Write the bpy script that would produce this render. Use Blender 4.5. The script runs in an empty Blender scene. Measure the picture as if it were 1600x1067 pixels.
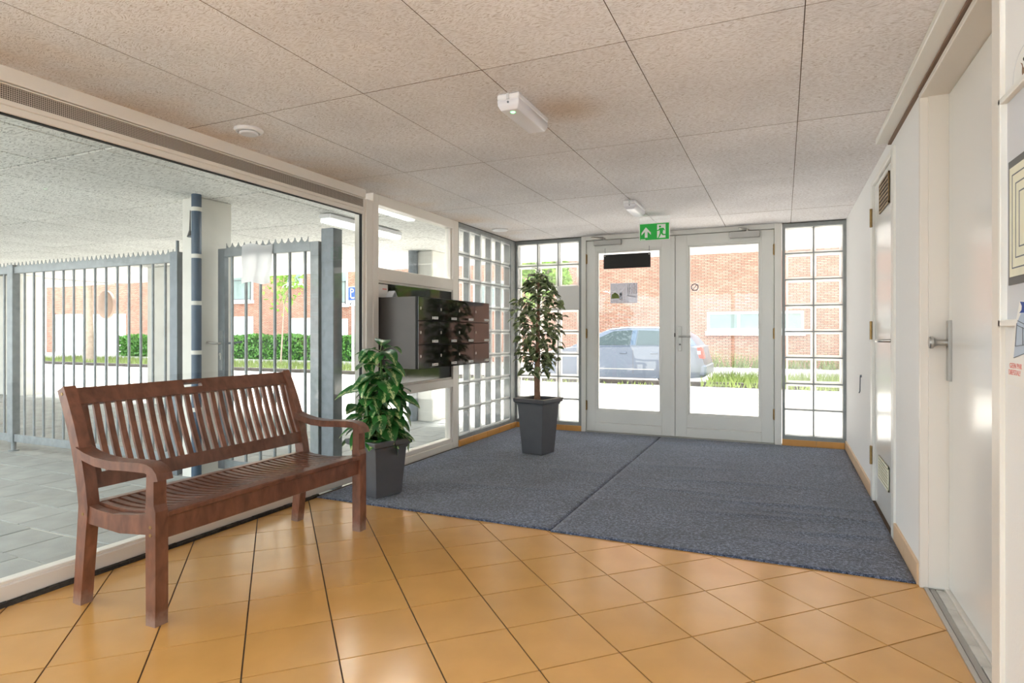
import bpy, bmesh, math, random
from mathutils import Vector, Matrix

# ------------------------------------------------------------------ camera
F, CX, CY, H = 946.0, 800.0, 521.0, 1.10          # focal length and horizon in pixels of the 1600x1067 frame
YAW = math.atan(424 / F)
ca, sa = math.cos(YAW), math.sin(YAW)
sc = bpy.context.scene
col = sc.collection
cam = bpy.data.objects.new('camera', bpy.data.cameras.new('camera'))
col.objects.link(cam)
cam.location = (0, 0, H)
cam.rotation_euler = (math.pi / 2, 0, YAW)
cam.data.sensor_width = 36
cam.data.lens = 36 * F / 1600
cam.data.shift_y = -(533.5 - CY) / 1600
cam.data.clip_start = 0.02
cam.data.clip_end = 300
sc.camera = cam

# ------------------------------------------------------------------ light and exposure
sc.view_settings.view_transform = 'Standard'
sc.view_settings.look = 'None'
sc.view_settings.gamma = 1
sc.view_settings.use_curve_mapping = False
sc.view_settings.exposure = 2.38
sc.cycles.use_denoising = True
sc.cycles.max_bounces = 14
sc.cycles.diffuse_bounces = 7
sc.cycles.glossy_bounces = 5
sc.cycles.transparent_max_bounces = 40
sc.cycles.transmission_bounces = 8
sc.cycles.sample_clamp_indirect = 6
sc.cycles.caustics_reflective = False
sc.cycles.caustics_refractive = False

world = bpy.data.worlds.new('world')
sc.world = world
world.use_nodes = True
wn = world.node_tree
bg = wn.nodes['Background']
bg.inputs['Color'].default_value = (0.88, 0.945, 1.0, 1)
bg.inputs['Strength'].default_value = 1.0

sun = bpy.data.objects.new('sun', bpy.data.lights.new('sun', 'SUN'))
col.objects.link(sun)
sun.data.energy = 4.0
sun.data.angle = math.radians(12)
sun.data.color = (1, 0.96, 0.9)
sun.rotation_euler = (math.radians(-40), math.radians(-8), 0)

UPLIGHT_POWER = 8.0         # watts of each added fill uplighter in the lobby
TUBE_POWER = 10.0          # watts of each added, unseen undercroft tube fitting

# ------------------------------------------------------------------ pixel helpers (direction only; distance from a known plane)
def ray(x, y):
    a = (x - CX) / F
    b = -(y - CY) / F
    return Vector((-sa + ca * a, ca + sa * a, b))
def on_y(x, y, Y):
    r = ray(x, y); t = Y / r.y
    return Vector((0, 0, H)) + r * t

# ------------------------------------------------------------------ materials
def lin(r, g, b):
    f = lambda c: (c / 255 / 12.92) if c / 255 <= 0.04045 else ((c / 255 + 0.055) / 1.055) ** 2.4
    return (f(r), f(g), f(b), 1)

def new_mat(name):
    m = bpy.data.materials.new(name)
    m.use_nodes = True
    nt = m.node_tree
    return m, nt, nt.nodes['Principled BSDF']

def node(nt, kind, **kw):
    n = nt.nodes.new(kind)
    for k, v in kw.items():
        if k in n.inputs: n.inputs[k].default_value = v
        else: setattr(n, k, v)
    return n

def plain(name, c, rough=0.5, metal=0.0, spec=0.5, var=0.0, vscale=8.0, bump=0.0, bscale=60.0, rnd=0.0):
    m, nt, p = new_mat(name)
    p.inputs['Base Color'].default_value = c
    p.inputs['Roughness'].default_value = rough
    p.inputs['Metallic'].default_value = metal
    p.inputs['Specular IOR Level'].default_value = spec
    L = nt.links
    tc = None
    if var or bump:
        tc = node(nt, 'ShaderNodeTexCoord')
    src = None
    if var:
        n = node(nt, 'ShaderNodeTexNoise', Scale=vscale, Detail=5.0)
        L.new(tc.outputs['Object'], n.inputs['Vector'])
        mr = node(nt, 'ShaderNodeMapRange')
        mr.inputs['From Min'].default_value = 0.3; mr.inputs['From Max'].default_value = 0.7
        mr.inputs['To Min'].default_value = 1 - var; mr.inputs['To Max'].default_value = 1 + var * 0.6
        L.new(n.outputs['Fac'], mr.inputs['Value'])
        src = mr.outputs['Result']
    if rnd:
        oi = node(nt, 'ShaderNodeObjectInfo')
        mr2 = node(nt, 'ShaderNodeMapRange')
        mr2.inputs['To Min'].default_value = 1 - rnd; mr2.inputs['To Max'].default_value = 1 + rnd
        L.new(oi.outputs['Random'], mr2.inputs['Value'])
        if src:
            mu = node(nt, 'ShaderNodeMath', operation='MULTIPLY')
            L.new(src, mu.inputs[0]); L.new(mr2.outputs['Result'], mu.inputs[1])
            src = mu.outputs[0]
        else: src = mr2.outputs['Result']
    if src:
        mx = node(nt, 'ShaderNodeVectorMath', operation='SCALE')
        mx.inputs[0].default_value = c[:3]
        L.new(src, mx.inputs['Scale'])
        L.new(mx.outputs[0], p.inputs['Base Color'])
    if bump:
        n = node(nt, 'ShaderNodeTexNoise', Scale=bscale, Detail=4.0)
        L.new(tc.outputs['Object'], n.inputs['Vector'])
        b = node(nt, 'ShaderNodeBump', Strength=bump, Distance=0.01)
        L.new(n.outputs['Fac'], b.inputs['Height'])
        L.new(b.outputs['Normal'], p.inputs['Normal'])
    return m

def glass(name, tint=(0.95, 0.98, 0.97, 1), refl=1.0, haze=0.0, hazec=(0.9, 0.93, 0.95, 1), bump=0.0, rough=0.0, trans=0.6):
    """thin architectural glass: clear transmission with a Schlick mirror term"""
    m, nt, p = new_mat(name)
    nt.nodes.remove(p)
    L = nt.links
    out = nt.nodes['Material Output']
    tr = node(nt, 'ShaderNodeBsdfTransparent'); tr.inputs['Color'].default_value = tint
    gl = node(nt, 'ShaderNodeBsdfGlossy'); gl.inputs['Roughness'].default_value = rough
    lw = node(nt, 'ShaderNodeLayerWeight', Blend=0.5)
    pw = node(nt, 'ShaderNodeMath', operation='POWER'); pw.inputs[1].default_value = 5
    L.new(lw.outputs['Facing'], pw.inputs[0])
    ma = node(nt, 'ShaderNodeMath', operation='MULTIPLY_ADD'); ma.inputs[1].default_value = 0.9 * refl; ma.inputs[2].default_value = 0.035 * refl
    L.new(pw.outputs[0], ma.inputs[0])
    mix = node(nt, 'ShaderNodeMixShader')
    L.new(ma.outputs[0], mix.inputs[0]); L.new(tr.outputs[0], mix.inputs[1]); L.new(gl.outputs[0], mix.inputs[2])
    last = mix.outputs[0]
    if bump:
        tc = node(nt, 'ShaderNodeTexCoord')
        n = node(nt, 'ShaderNodeTexNoise', Scale=14.0, Detail=2.0)
        L.new(tc.outputs['Object'], n.inputs['Vector'])
        b = node(nt, 'ShaderNodeBump', Strength=bump, Distance=0.02)
        L.new(n.outputs['Fac'], b.inputs['Height']); L.new(b.outputs['Normal'], gl.inputs['Normal'])
    if haze:
        d = node(nt, 'ShaderNodeBsdfDiffuse'); d.inputs['Color'].default_value = hazec
        t = node(nt, 'ShaderNodeBsdfTranslucent'); t.inputs['Color'].default_value = hazec
        m1 = node(nt, 'ShaderNodeMixShader'); m1.inputs[0].default_value = trans
        L.new(d.outputs[0], m1.inputs[1]); L.new(t.outputs[0], m1.inputs[2])
        m2 = node(nt, 'ShaderNodeMixShader'); m2.inputs[0].default_value = haze
        L.new(last, m2.inputs[1]); L.new(m1.outputs[0], m2.inputs[2])
        last = m2.outputs[0]
    L.new(last, out.inputs['Surface'])
    return m

def emit(name, c, s):
    m, nt, p = new_mat(name)
    p.inputs['Base Color'].default_value = c
    p.inputs['Emission Color'].default_value = c
    p.inputs['Emission Strength'].default_value = s
    return m

def wood_wool(name, light, dark, stain=False, fine=1.0):
    m, nt, p = new_mat(name)
    L = nt.links
    p.inputs['Roughness'].default_value = 0.95
    p.inputs['Specular IOR Level'].default_value = 0.1
    tc = node(nt, 'ShaderNodeTexCoord')
    geo = node(nt, 'ShaderNodeNewGeometry')
    warp = node(nt, 'ShaderNodeTexNoise', Scale=9.0, Detail=2.0)
    L.new(geo.outputs['Position'], warp.inputs['Vector'])
    ws = node(nt, 'ShaderNodeVectorMath', operation='SCALE'); ws.inputs['Scale'].default_value = 0.09
    L.new(warp.outputs['Color'], ws.inputs[0])
    addv = node(nt, 'ShaderNodeVectorMath', operation='ADD')
    L.new(geo.outputs['Position'], addv.inputs[0]); L.new(ws.outputs[0], addv.inputs[1])
    acc = None
    for k, ang in enumerate((0.2, 0.95, 1.75, 2.5)):
        mp = node(nt, 'ShaderNodeMapping')
        mp.inputs['Rotation'].default_value = (0, 0, ang)
        mp.inputs['Location'].default_value = (k * 3.1, k * 1.7, 0)
        mp.inputs['Scale'].default_value = (48 * fine, 260 * fine, 1)
        L.new(addv.outputs[0], mp.inputs['Vector'])
        n = node(nt, 'ShaderNodeTexNoise', Scale=1.0, Detail=1.0)
        n.noise_dimensions = '2D'
        L.new(mp.outputs[0], n.inputs['Vector'])
        if acc is None: acc = n.outputs['Fac']
        else:
            mm = node(nt, 'ShaderNodeMath', operation='MAXIMUM')
            L.new(acc, mm.inputs[0]); L.new(n.outputs['Fac'], mm.inputs[1]); acc = mm.outputs[0]
    cr = node(nt, 'ShaderNodeValToRGB')
    e = cr.color_ramp.elements
    e[0].position = 0.48; e[0].color = dark
    e[1].position = 0.63; e[1].color = light
    L.new(acc, cr.inputs[0])
    big = node(nt, 'ShaderNodeTexNoise', Scale=1.3, Detail=6.0)
    L.new(geo.outputs['Position'], big.inputs['Vector'])
    mr = node(nt, 'ShaderNodeMapRange')
    mr.inputs['From Min'].default_value = 0.3; mr.inputs['From Max'].default_value = 0.7
    mr.inputs['To Min'].default_value = 0.86; mr.inputs['To Max'].default_value = 1.06
    L.new(big.outputs['Fac'], mr.inputs['Value'])
    oi = node(nt, 'ShaderNodeObjectInfo')
    mo = node(nt, 'ShaderNodeMath', operation='MULTIPLY_ADD'); mo.inputs[1].default_value = 0.06; mo.inputs[2].default_value = 0.97
    L.new(oi.outputs['Random'], mo.inputs[0])
    mm2 = node(nt, 'ShaderNodeMath', operation='MULTIPLY'); L.new(mr.outputs[0], mm2.inputs[0]); L.new(mo.outputs[0], mm2.inputs[1])
    sv = node(nt, 'ShaderNodeVectorMath', operation='SCALE')
    L.new(cr.outputs[0], sv.inputs[0]); L.new(mm2.outputs[0], sv.inputs['Scale'])
    last = sv.outputs[0]
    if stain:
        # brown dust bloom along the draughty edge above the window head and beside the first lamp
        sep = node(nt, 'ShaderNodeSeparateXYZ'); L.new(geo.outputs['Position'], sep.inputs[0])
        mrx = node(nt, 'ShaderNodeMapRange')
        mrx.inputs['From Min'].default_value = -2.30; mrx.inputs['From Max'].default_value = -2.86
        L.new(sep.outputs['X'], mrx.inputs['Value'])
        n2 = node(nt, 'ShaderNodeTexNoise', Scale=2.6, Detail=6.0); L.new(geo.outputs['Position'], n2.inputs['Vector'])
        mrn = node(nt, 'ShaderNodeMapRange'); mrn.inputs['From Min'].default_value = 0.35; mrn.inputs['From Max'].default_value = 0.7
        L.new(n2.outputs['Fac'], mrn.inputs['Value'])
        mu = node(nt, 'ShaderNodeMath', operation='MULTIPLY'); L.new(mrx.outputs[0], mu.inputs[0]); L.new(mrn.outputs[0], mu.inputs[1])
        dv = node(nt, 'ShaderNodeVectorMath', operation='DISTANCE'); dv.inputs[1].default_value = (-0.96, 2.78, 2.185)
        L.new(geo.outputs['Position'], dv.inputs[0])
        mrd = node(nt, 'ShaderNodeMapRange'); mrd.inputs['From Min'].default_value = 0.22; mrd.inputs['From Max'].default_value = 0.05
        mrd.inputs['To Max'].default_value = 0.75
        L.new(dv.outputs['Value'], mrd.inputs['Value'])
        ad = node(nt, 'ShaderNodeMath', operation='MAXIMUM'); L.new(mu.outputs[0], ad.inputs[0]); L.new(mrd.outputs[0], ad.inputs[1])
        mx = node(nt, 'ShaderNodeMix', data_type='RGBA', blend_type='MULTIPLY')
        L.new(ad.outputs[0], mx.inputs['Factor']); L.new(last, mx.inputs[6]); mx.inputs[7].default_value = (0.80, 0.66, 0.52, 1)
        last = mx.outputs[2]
    L.new(last, p.inputs['Base Color'])
    b = node(nt, 'ShaderNodeBump', Strength=0.3, Distance=0.004)
    L.new(acc, b.inputs['Height']); L.new(b.outputs['Normal'], p.inputs['Normal'])
    return m

def wood(name, c1, c2):
    m, nt, p = new_mat(name)
    L = nt.links
    tc = node(nt, 'ShaderNodeTexCoord')
    mp = node(nt, 'ShaderNodeMapping'); mp.inputs['Scale'].default_value = (9, 9, 4)
    L.new(tc.outputs['Object'], mp.inputs['Vector'])
    oi = node(nt, 'ShaderNodeObjectInfo')
    n = node(nt, 'ShaderNodeTexNoise', Scale=3.0, Detail=6.0, Distortion=0.6); n.noise_dimensions = '4D'
    L.new(mp.outputs[0], n.inputs['Vector']); L.new(oi.outputs['Random'], n.inputs['W'])
    cr = node(nt, 'ShaderNodeValToRGB')
    cr.color_ramp.elements[0].position = 0.25; cr.color_ramp.elements[0].color = c1
    cr.color_ramp.elements[1].position = 0.72; cr.color_ramp.elements[1].color = c2
    L.new(n.outputs['Fac'], cr.inputs[0])
    mo = node(nt, 'ShaderNodeMath', operation='MULTIPLY_ADD'); mo.inputs[1].default_value = 0.35; mo.inputs[2].default_value = 0.85
    L.new(oi.outputs['Random'], mo.inputs[0])
    sv = node(nt, 'ShaderNodeVectorMath', operation='SCALE'); L.new(cr.outputs[0], sv.inputs[0]); L.new(mo.outputs[0], sv.inputs['Scale'])
    # bleached, worn feet: the wood is scuffed pale in its lowest centimetres
    geo = node(nt, 'ShaderNodeNewGeometry')
    sep = node(nt, 'ShaderNodeSeparateXYZ'); L.new(geo.outputs['Position'], sep.inputs[0])
    n2 = node(nt, 'ShaderNodeTexNoise', Scale=45.0, Detail=3.0); L.new(geo.outputs['Position'], n2.inputs['Vector'])
    zz = node(nt, 'ShaderNodeMath', operation='MULTIPLY_ADD'); zz.inputs[1].default_value = 0.07
    L.new(n2.outputs['Fac'], zz.inputs[0]); L.new(sep.outputs['Z'], zz.inputs[2])
    mr = node(nt, 'ShaderNodeMapRange'); mr.inputs['From Min'].default_value = 0.095; mr.inputs['From Max'].default_value = 0.045
    mr.inputs['To Max'].default_value = 0.65
    L.new(zz.outputs[0], mr.inputs['Value'])
    mx = node(nt, 'ShaderNodeMix', data_type='RGBA')
    L.new(mr.outputs[0], mx.inputs['Factor']); L.new(sv.outputs[0], mx.inputs[6]); mx.inputs[7].default_value = lin(150, 128, 118)
    L.new(mx.outputs[2], p.inputs['Base Color'])
    p.inputs['Roughness'].default_value = 0.3
    b = node(nt, 'ShaderNodeBump', Strength=0.12, Distance=0.004)
    L.new(n.outputs['Fac'], b.inputs['Height']); L.new(b.outputs['Normal'], p.inputs['Normal'])
    return m

def brick_mat(name, c1, c2, mort, bw=0.22, rh=0.0625, ms=0.010, plane='xz', bump=0.4):
    m, nt, p = new_mat(name)
    L = nt.links
    geo = node(nt, 'ShaderNodeNewGeometry')
    sep = node(nt, 'ShaderNodeSeparateXYZ'); L.new(geo.outputs['Position'], sep.inputs[0])
    cb = node(nt, 'ShaderNodeCombineXYZ')
    if plane == 'xz':
        ad = node(nt, 'ShaderNodeMath', operation='ADD')
        L.new(sep.outputs['X'], ad.inputs[0]); L.new(sep.outputs['Y'], ad.inputs[1])
        L.new(ad.outputs[0], cb.inputs[0]); L.new(sep.outputs['Z'], cb.inputs[1])
    else:
        L.new(sep.outputs['X'], cb.inputs[0]); L.new(sep.outputs['Y'], cb.inputs[1])
    br = node(nt, 'ShaderNodeTexBrick')
    br.inputs['Color1'].default_value = c1; br.inputs['Color2'].default_value = c2; br.inputs['Mortar'].default_value = mort
    br.inputs['Scale'].default_value = 1.0
    br.inputs['Mortar Size'].default_value = ms
    br.inputs['Brick Width'].default_value = bw; br.inputs['Row Height'].default_value = rh
    L.new(cb.outputs[0], br.inputs['Vector'])
    n = node(nt, 'ShaderNodeTexNoise', Scale=1.2, Detail=6.0); L.new(geo.outputs['Position'], n.inputs['Vector'])
    mr = node(nt, 'ShaderNodeMapRange'); mr.inputs['From Min'].default_value = 0.3; mr.inputs['From Max'].default_value = 0.7
    mr.inputs['To Min'].default_value = 0.85; mr.inputs['To Max'].default_value = 1.12
    L.new(n.outputs['Fac'], mr.inputs['Value'])
    sv = node(nt, 'ShaderNodeVectorMath', operation='SCALE'); L.new(br.outputs['Color'], sv.inputs[0]); L.new(mr.outputs[0], sv.inputs['Scale'])
    L.new(sv.outputs[0], p.inputs['Base Color'])
    p.inputs['Roughness'].default_value = 0.9
    b = node(nt, 'ShaderNodeBump', Strength=bump, Distance=0.01, invert=True)
    L.new(br.outputs['Fac'], b.inputs['Height']); L.new(b.outputs['Normal'], p.inputs['Normal'])
    return m

def carpet_mat():
    m, nt, p = new_mat('carpet')
    L = nt.links
    tc = node(nt, 'ShaderNodeTexCoord')
    n = node(nt, 'ShaderNodeTexNoise', Scale=330.0, Detail=2.0); L.new(tc.outputs['Object'], n.inputs['Vector'])
    n2 = node(nt, 'ShaderNodeTexNoise', Scale=75.0, Detail=3.0); L.new(tc.outputs['Object'], n2.inputs['Vector'])
    av = node(nt, 'ShaderNodeMath', operation='MULTIPLY_ADD'); av.inputs[1].default_value = 0.45
    L.new(n2.outputs['Fac'], av.inputs[0])
    s = node(nt, 'ShaderNodeMath', operation='MULTIPLY'); s.inputs[1].default_value = 0.55
    L.new(n.outputs['Fac'], s.inputs[0]); L.new(s.outputs[0], av.inputs[2])
    cr = node(nt, 'ShaderNodeValToRGB')
    e = cr.color_ramp.elements
    e[0].position = 0.38; e[0].color = lin(36, 42, 56)
    e[1].position = 0.64; e[1].color = lin(152, 162, 188)
    mid = cr.color_ramp.elements.new(0.5); mid.color = lin(70, 80, 101)
    L.new(av.outputs[0], cr.inputs[0])
    n3 = node(nt, 'ShaderNodeTexNoise', Scale=2.2, Detail=4.0); L.new(tc.outputs['Object'], n3.inputs['Vector'])
    mr = node(nt, 'ShaderNodeMapRange'); mr.inputs['From Min'].default_value = 0.3; mr.inputs['From Max'].default_value = 0.7
    mr.inputs['To Min'].default_value = 0.8; mr.inputs['To Max'].default_value = 1.12
    L.new(n3.outputs['Fac'], mr.inputs['Value'])
    sv = node(nt, 'ShaderNodeVectorMath', operation='SCALE'); L.new(cr.outputs[0], sv.inputs[0]); L.new(mr.outputs[0], sv.inputs['Scale'])
    L.new(sv.outputs[0], p.inputs['Base Color'])
    p.inputs['Roughness'].default_value = 1.0
    p.inputs['Specular IOR Level'].default_value = 0.1
    p.inputs['Sheen Weight'].default_value = 0.35
    p.inputs['Sheen Roughness'].default_value = 0.4
    b = node(nt, 'ShaderNodeBump', Strength=0.8, Distance=0.006)
    L.new(av.outputs[0], b.inputs['Height']); L.new(b.outputs['Normal'], p.inputs['Normal'])
    return m

def leaf_mat(name, green, pale, mode):
    """mode 'centre': pale blotches along the midrib; 'edge': pale margin"""
    m, nt, p = new_mat(name)
    L = nt.links
    tc = node(nt, 'ShaderNodeTexCoord'); oi = node(nt, 'ShaderNodeObjectInfo')
    sep = node(nt, 'ShaderNodeSeparateXYZ'); L.new(tc.outputs['Generated'], sep.inputs[0])
    sub = node(nt, 'ShaderNodeMath', operation='SUBTRACT'); sub.inputs[1].default_value = 0.5; L.new(sep.outputs['X'], sub.inputs[0])
    ab = node(nt, 'ShaderNodeMath', operation='ABSOLUTE'); L.new(sub.outputs[0], ab.inputs[0])
    mp = node(nt, 'ShaderNodeMapping'); mp.inputs['Scale'].default_value = (7, 9, 1) if mode == 'centre' else (5, 5, 1)
    L.new(tc.outputs['Generated'], mp.inputs['Vector'])
    n = node(nt, 'ShaderNodeTexNoise', Scale=1.6, Detail=4.0, Roughness=0.7); n.noise_dimensions = '4D'
    L.new(mp.outputs[0], n.inputs['Vector'])
    w = node(nt, 'ShaderNodeMath', operation='MULTIPLY'); w.inputs[1].default_value = 37.0; L.new(oi.outputs['Random'], w.inputs[0])
    L.new(w.outputs[0], n.inputs['W'])
    ma = node(nt, 'ShaderNodeMath', operation='MULTIPLY_ADD')
    ma.inputs[1].default_value = -1.1 if mode == 'centre' else 1.0
    L.new(ab.outputs[0], ma.inputs[0]); L.new(n.outputs['Fac'], ma.inputs[2])
    mr = node(nt, 'ShaderNodeMapRange')
    if mode == 'centre': mr.inputs['From Min'].default_value = 0.41; mr.inputs['From Max'].default_value = 0.47
    else: mr.inputs['From Min'].default_value = 0.76; mr.inputs['From Max'].default_value = 0.86
    L.new(ma.outputs[0], mr.inputs['Value'])
    mx = node(nt, 'ShaderNodeMix', data_type='RGBA')
    L.new(mr.outputs[0], mx.inputs['Factor']); mx.inputs[6].default_value = green; mx.inputs[7].default_value = pale
    mo = node(nt, 'ShaderNodeMath', operation='MULTIPLY_ADD'); mo.inputs[1].default_value = 0.7; mo.inputs[2].default_value = 0.7
    L.new(oi.outputs['Random'], mo.inputs[0])
    sv = node(nt, 'ShaderNodeVectorMath', operation='SCALE'); L.new(mx.outputs[2], sv.inputs[0]); L.new(mo.outputs[0], sv.inputs['Scale'])
    L.new(sv.outputs[0], p.inputs['Base Color'])
    p.inputs['Roughness'].default_value = 0.32
    tl = node(nt, 'ShaderNodeBsdfTranslucent'); L.new(sv.outputs[0], tl.inputs['Color'])
    ms = node(nt, 'ShaderNodeMixShader'); ms.inputs[0].default_value = 0.25
    L.new(p.outputs[0], ms.inputs[1]); L.new(tl.outputs[0], ms.inputs[2])
    L.new(ms.outputs[0], nt.nodes['Material Output'].inputs['Surface'])
    return m

def grille_mat():
    m, nt, p = new_mat('perforated grille')
    L = nt.links
    geo = node(nt, 'ShaderNodeNewGeometry')
    mp = node(nt, 'ShaderNodeMapping'); mp.inputs['Scale'].default_value = (1, 125, 125)
    L.new(geo.outputs['Position'], mp.inputs['Vector'])
    v = node(nt, 'ShaderNodeTexVoronoi', Scale=1.0, Randomness=0.0); v.voronoi_dimensions = '3D'
    sep = node(nt, 'ShaderNodeSeparateXYZ'); L.new(mp.outputs[0], sep.inputs[0])
    cb = node(nt, 'ShaderNodeCombineXYZ'); L.new(sep.outputs['Y'], cb.inputs[0]); L.new(sep.outputs['Z'], cb.inputs[1])
    L.new(cb.outputs[0], v.inputs['Vector'])
    cr = node(nt, 'ShaderNodeValToRGB')
    cr.color_ramp.elements[0].position = 0.33; cr.color_ramp.elements[0].color = lin(74, 64, 58)
    cr.color_ramp.elements[1].position = 0.42; cr.color_ramp.elements[1].color = lin(186, 176, 166)
    L.new(v.outputs['Distance'], cr.inputs[0])
    L.new(cr.outputs[0], p.inputs['Base Color'])
    p.inputs['Roughness'].default_value = 0.6
    return m

M = {}
M['tile'] = plain('ochre floor tile', lin(208, 157, 90), 0.2, spec=0.6, var=0.07, vscale=5, bump=0.02, bscale=30, rnd=0.045)
M['grout'] = plain('dark grout', lin(92, 74, 58), 0.9, var=0.2, vscale=20)
M['skirt'] = plain('ochre skirting tile', lin(216, 158, 88), 0.3, var=0.06, rnd=0.05)
M['skirt_beige'] = plain('beige skirting tile', lin(216, 186, 152), 0.4, var=0.05, rnd=0.05)
M['carpet'] = carpet_mat()
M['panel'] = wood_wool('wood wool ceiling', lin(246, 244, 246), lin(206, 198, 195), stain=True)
M['panel_out'] = wood_wool('grey wood wool soffit', lin(238, 238, 236), lin(176, 178, 176), fine=0.4)
M['gap'] = plain('brown panel gap', lin(128, 106, 90), 0.9)
M['soffit_gap'] = plain('grey soffit gap', lin(92, 90, 86), 0.9)
M['frame'] = plain('warm white window frame', lin(236, 231, 224), 0.42)
M['white'] = plain('white painted wood', lin(226, 225, 220), 0.38)
M['door'] = plain('white door leaf', lin(222, 222, 218), 0.34)
M['gloss'] = plain('glossy white door', lin(224, 224, 222), 0.2)
M['wall'] = plain('white plaster', lin(232, 232, 232), 0.75, bump=0.08, bscale=90)
M['jamb'] = plain('cream door jamb', lin(222, 217, 210), 0.42)
M['grille'] = grille_mat()
M['glass'] = glass('window glass', (0.955, 0.98, 0.972, 1))
M['doorglass'] = glass('door glass', (0.97, 0.985, 0.98, 1))
M['block'] = glass('glass block face', (0.975, 0.99, 0.985, 1), refl=0.9, haze=0.07, bump=0.35)
M['block_edge'] = glass('glass block rim', (0.93, 0.97, 0.96, 1), refl=0.8, haze=0.6, hazec=(0.97, 0.98, 0.98, 1), trans=0.88)
M['zinc'] = plain('grey zinc frame', lin(148, 152, 152), 0.5, metal=0.25, var=0.12, vscale=14)
M['galv'] = plain('galvanised steel', lin(140, 145, 148), 0.45, metal=0.35, var=0.15, vscale=18)
M['galv_d'] = plain('dark galvanised steel', lin(122, 129, 136), 0.45, metal=0.35, var=0.15, vscale=18)
M['black'] = plain('black rubber', lin(24, 23, 22), 0.7)
M['blackgloss'] = plain('black glass panel', lin(14, 15, 15), 0.06)
M['box_door'] = plain('black mailbox front', lin(30, 30, 31), 0.08, metal=0.35, spec=0.9)
M['box_side'] = plain('brown grey mailbox steel', lin(72, 67, 64), 0.38, metal=0.5, var=0.06)
M['chrome'] = plain('satin metal', lin(190, 188, 184), 0.3, metal=0.9)
M['alu'] = plain('grey aluminium', lin(168, 166, 162), 0.4, metal=0.5)
M['brass'] = plain('old brass', lin(150, 122, 78), 0.4, metal=0.8, var=0.2, vscale=60)
M['paper'] = plain('white paper', lin(232, 231, 228), 0.8)
M['greypaper'] = plain('grey paper', lin(205, 207, 212), 0.8)
M['cream'] = plain('cream print', lin(228, 226, 205), 0.7, var=0.06, vscale=20)
M['darkframe'] = plain('dark grey frame', lin(92, 92, 92), 0.5)
M['red'] = plain('red ink', lin(216, 138, 132), 0.8)
M['ink'] = plain('grey ink', lin(110, 116, 126), 0.8)
M['blue'] = plain('blue print', lin(28, 66, 150), 0.6)
M['paleblue'] = plain('pale blue print', lin(176, 190, 208), 0.7)
M['green_sign'] = plain('exit sign green', lin(10, 182, 62), 0.5)
M['signwhite'] = plain('exit sign white', lin(238, 240, 236), 0.5)
M['acryl'] = glass('clear acrylic', (0.97, 0.98, 0.98, 1), haze=0.12)
M['plastic'] = plain('white lamp plastic', lin(232, 232, 236), 0.35)
M['diffuser'] = plain('frosted lamp cover', lin(224, 224, 232), 0.3)
M['led'] = emit('green led', (0.15, 1, 0.25, 1), 1.2)
M['tube'] = emit('lit fluorescent diffuser', (1, 0.99, 0.96, 1), 0.7)
M['wood'] = wood('oiled hardwood', lin(82, 49, 37), lin(130, 86, 66))
M['pot'] = plain('charcoal plastic pot', lin(88, 89, 94), 0.4, var=0.08, vscale=10)
M['soil'] = plain('potting soil', lin(48, 38, 32), 0.95, var=0.4, vscale=70, bump=0.6, bscale=80)
M['stem'] = plain('green cane', lin(70, 110, 52), 0.5, var=0.2)
M['bark'] = plain('ficus bark', lin(150, 116, 94), 0.8, var=0.25, vscale=30, bump=0.3, bscale=60)
M['leaf_a'] = leaf_mat('dumb cane leaf', lin(50, 116, 52), lin(192, 206, 146), 'centre')
M['leaf_b'] = leaf_mat('ficus leaf', lin(78, 98, 58), lin(206, 210, 170), 'edge')
M['leaf_c'] = plain('inner ficus leaf', lin(128, 142, 98), 0.4, var=0.75, vscale=30)
M['paver'] = plain('grey concrete paver', lin(157, 160, 159), 0.8, var=0.14, vscale=6, bump=0.15, bscale=120, rnd=0.07)
M['sand'] = plain('sandy paver joint', lin(206, 204, 198), 0.95, var=0.25, vscale=10)
M['concrete'] = plain('smooth concrete', lin(222, 220, 214), 0.75, var=0.1, vscale=3.5, bump=0.08, bscale=50)
M['pipe'] = plain('blue grey drain pipe', lin(62, 82, 104), 0.4)
M['street'] = brick_mat('pale street clinker', lin(222, 214, 206), lin(206, 199, 192), lin(172, 166, 160), 0.2, 0.1, 0.006, 'xy', 0.15)
M['kerb'] = plain('concrete kerb', lin(176, 172, 166), 0.9, var=0.2, vscale=6)
M['kerb_d'] = plain('shade-darkened kerb', lin(66, 60, 56), 0.95, var=0.3, vscale=6)  # whole kerb darkened to carry the shade of its near face
M['grass'] = plain('verge grass', lin(124, 138, 76), 0.9, var=0.35, vscale=3)
M['brick'] = brick_mat('salmon brick', lin(190, 132, 110), lin(210, 160, 138), lin(112, 88, 78), 0.21, 0.058)
M['pane_far'] = plain('far window glass', lin(136, 150, 146), 0.15, var=0.15, vscale=1.5)
M['curtain'] = plain('white curtain', lin(236, 240, 236), 0.8)
M['whitefar'] = plain('white timber', lin(240, 240, 238), 0.6)
M['hedge'] = plain('hedge leaf', lin(96, 150, 62), 0.55, rnd=0.1, var=0.35, vscale=2.5)
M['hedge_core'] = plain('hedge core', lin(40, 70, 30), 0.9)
M['treeleaf'] = plain('tree leaf', lin(140, 180, 70), 0.6, var=0.35, vscale=1.5)
M['treebark'] = plain('tree bark', lin(176, 156, 140), 0.9, var=0.2, vscale=8)
M['carpaint'] = plain('silver blue car paint', lin(104, 111, 124), 0.3, metal=0.45)
M['carglass'] = plain('car window', lin(62, 74, 76), 0.12, spec=0.3)
M['tyre'] = plain('tyre', lin(40, 40, 44), 0.8)
M['sill'] = plain('dark car sill', lin(105, 100, 98), 0.6)
M['taillight'] = plain('red tail lamp', lin(205, 60, 50), 0.2)
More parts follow.
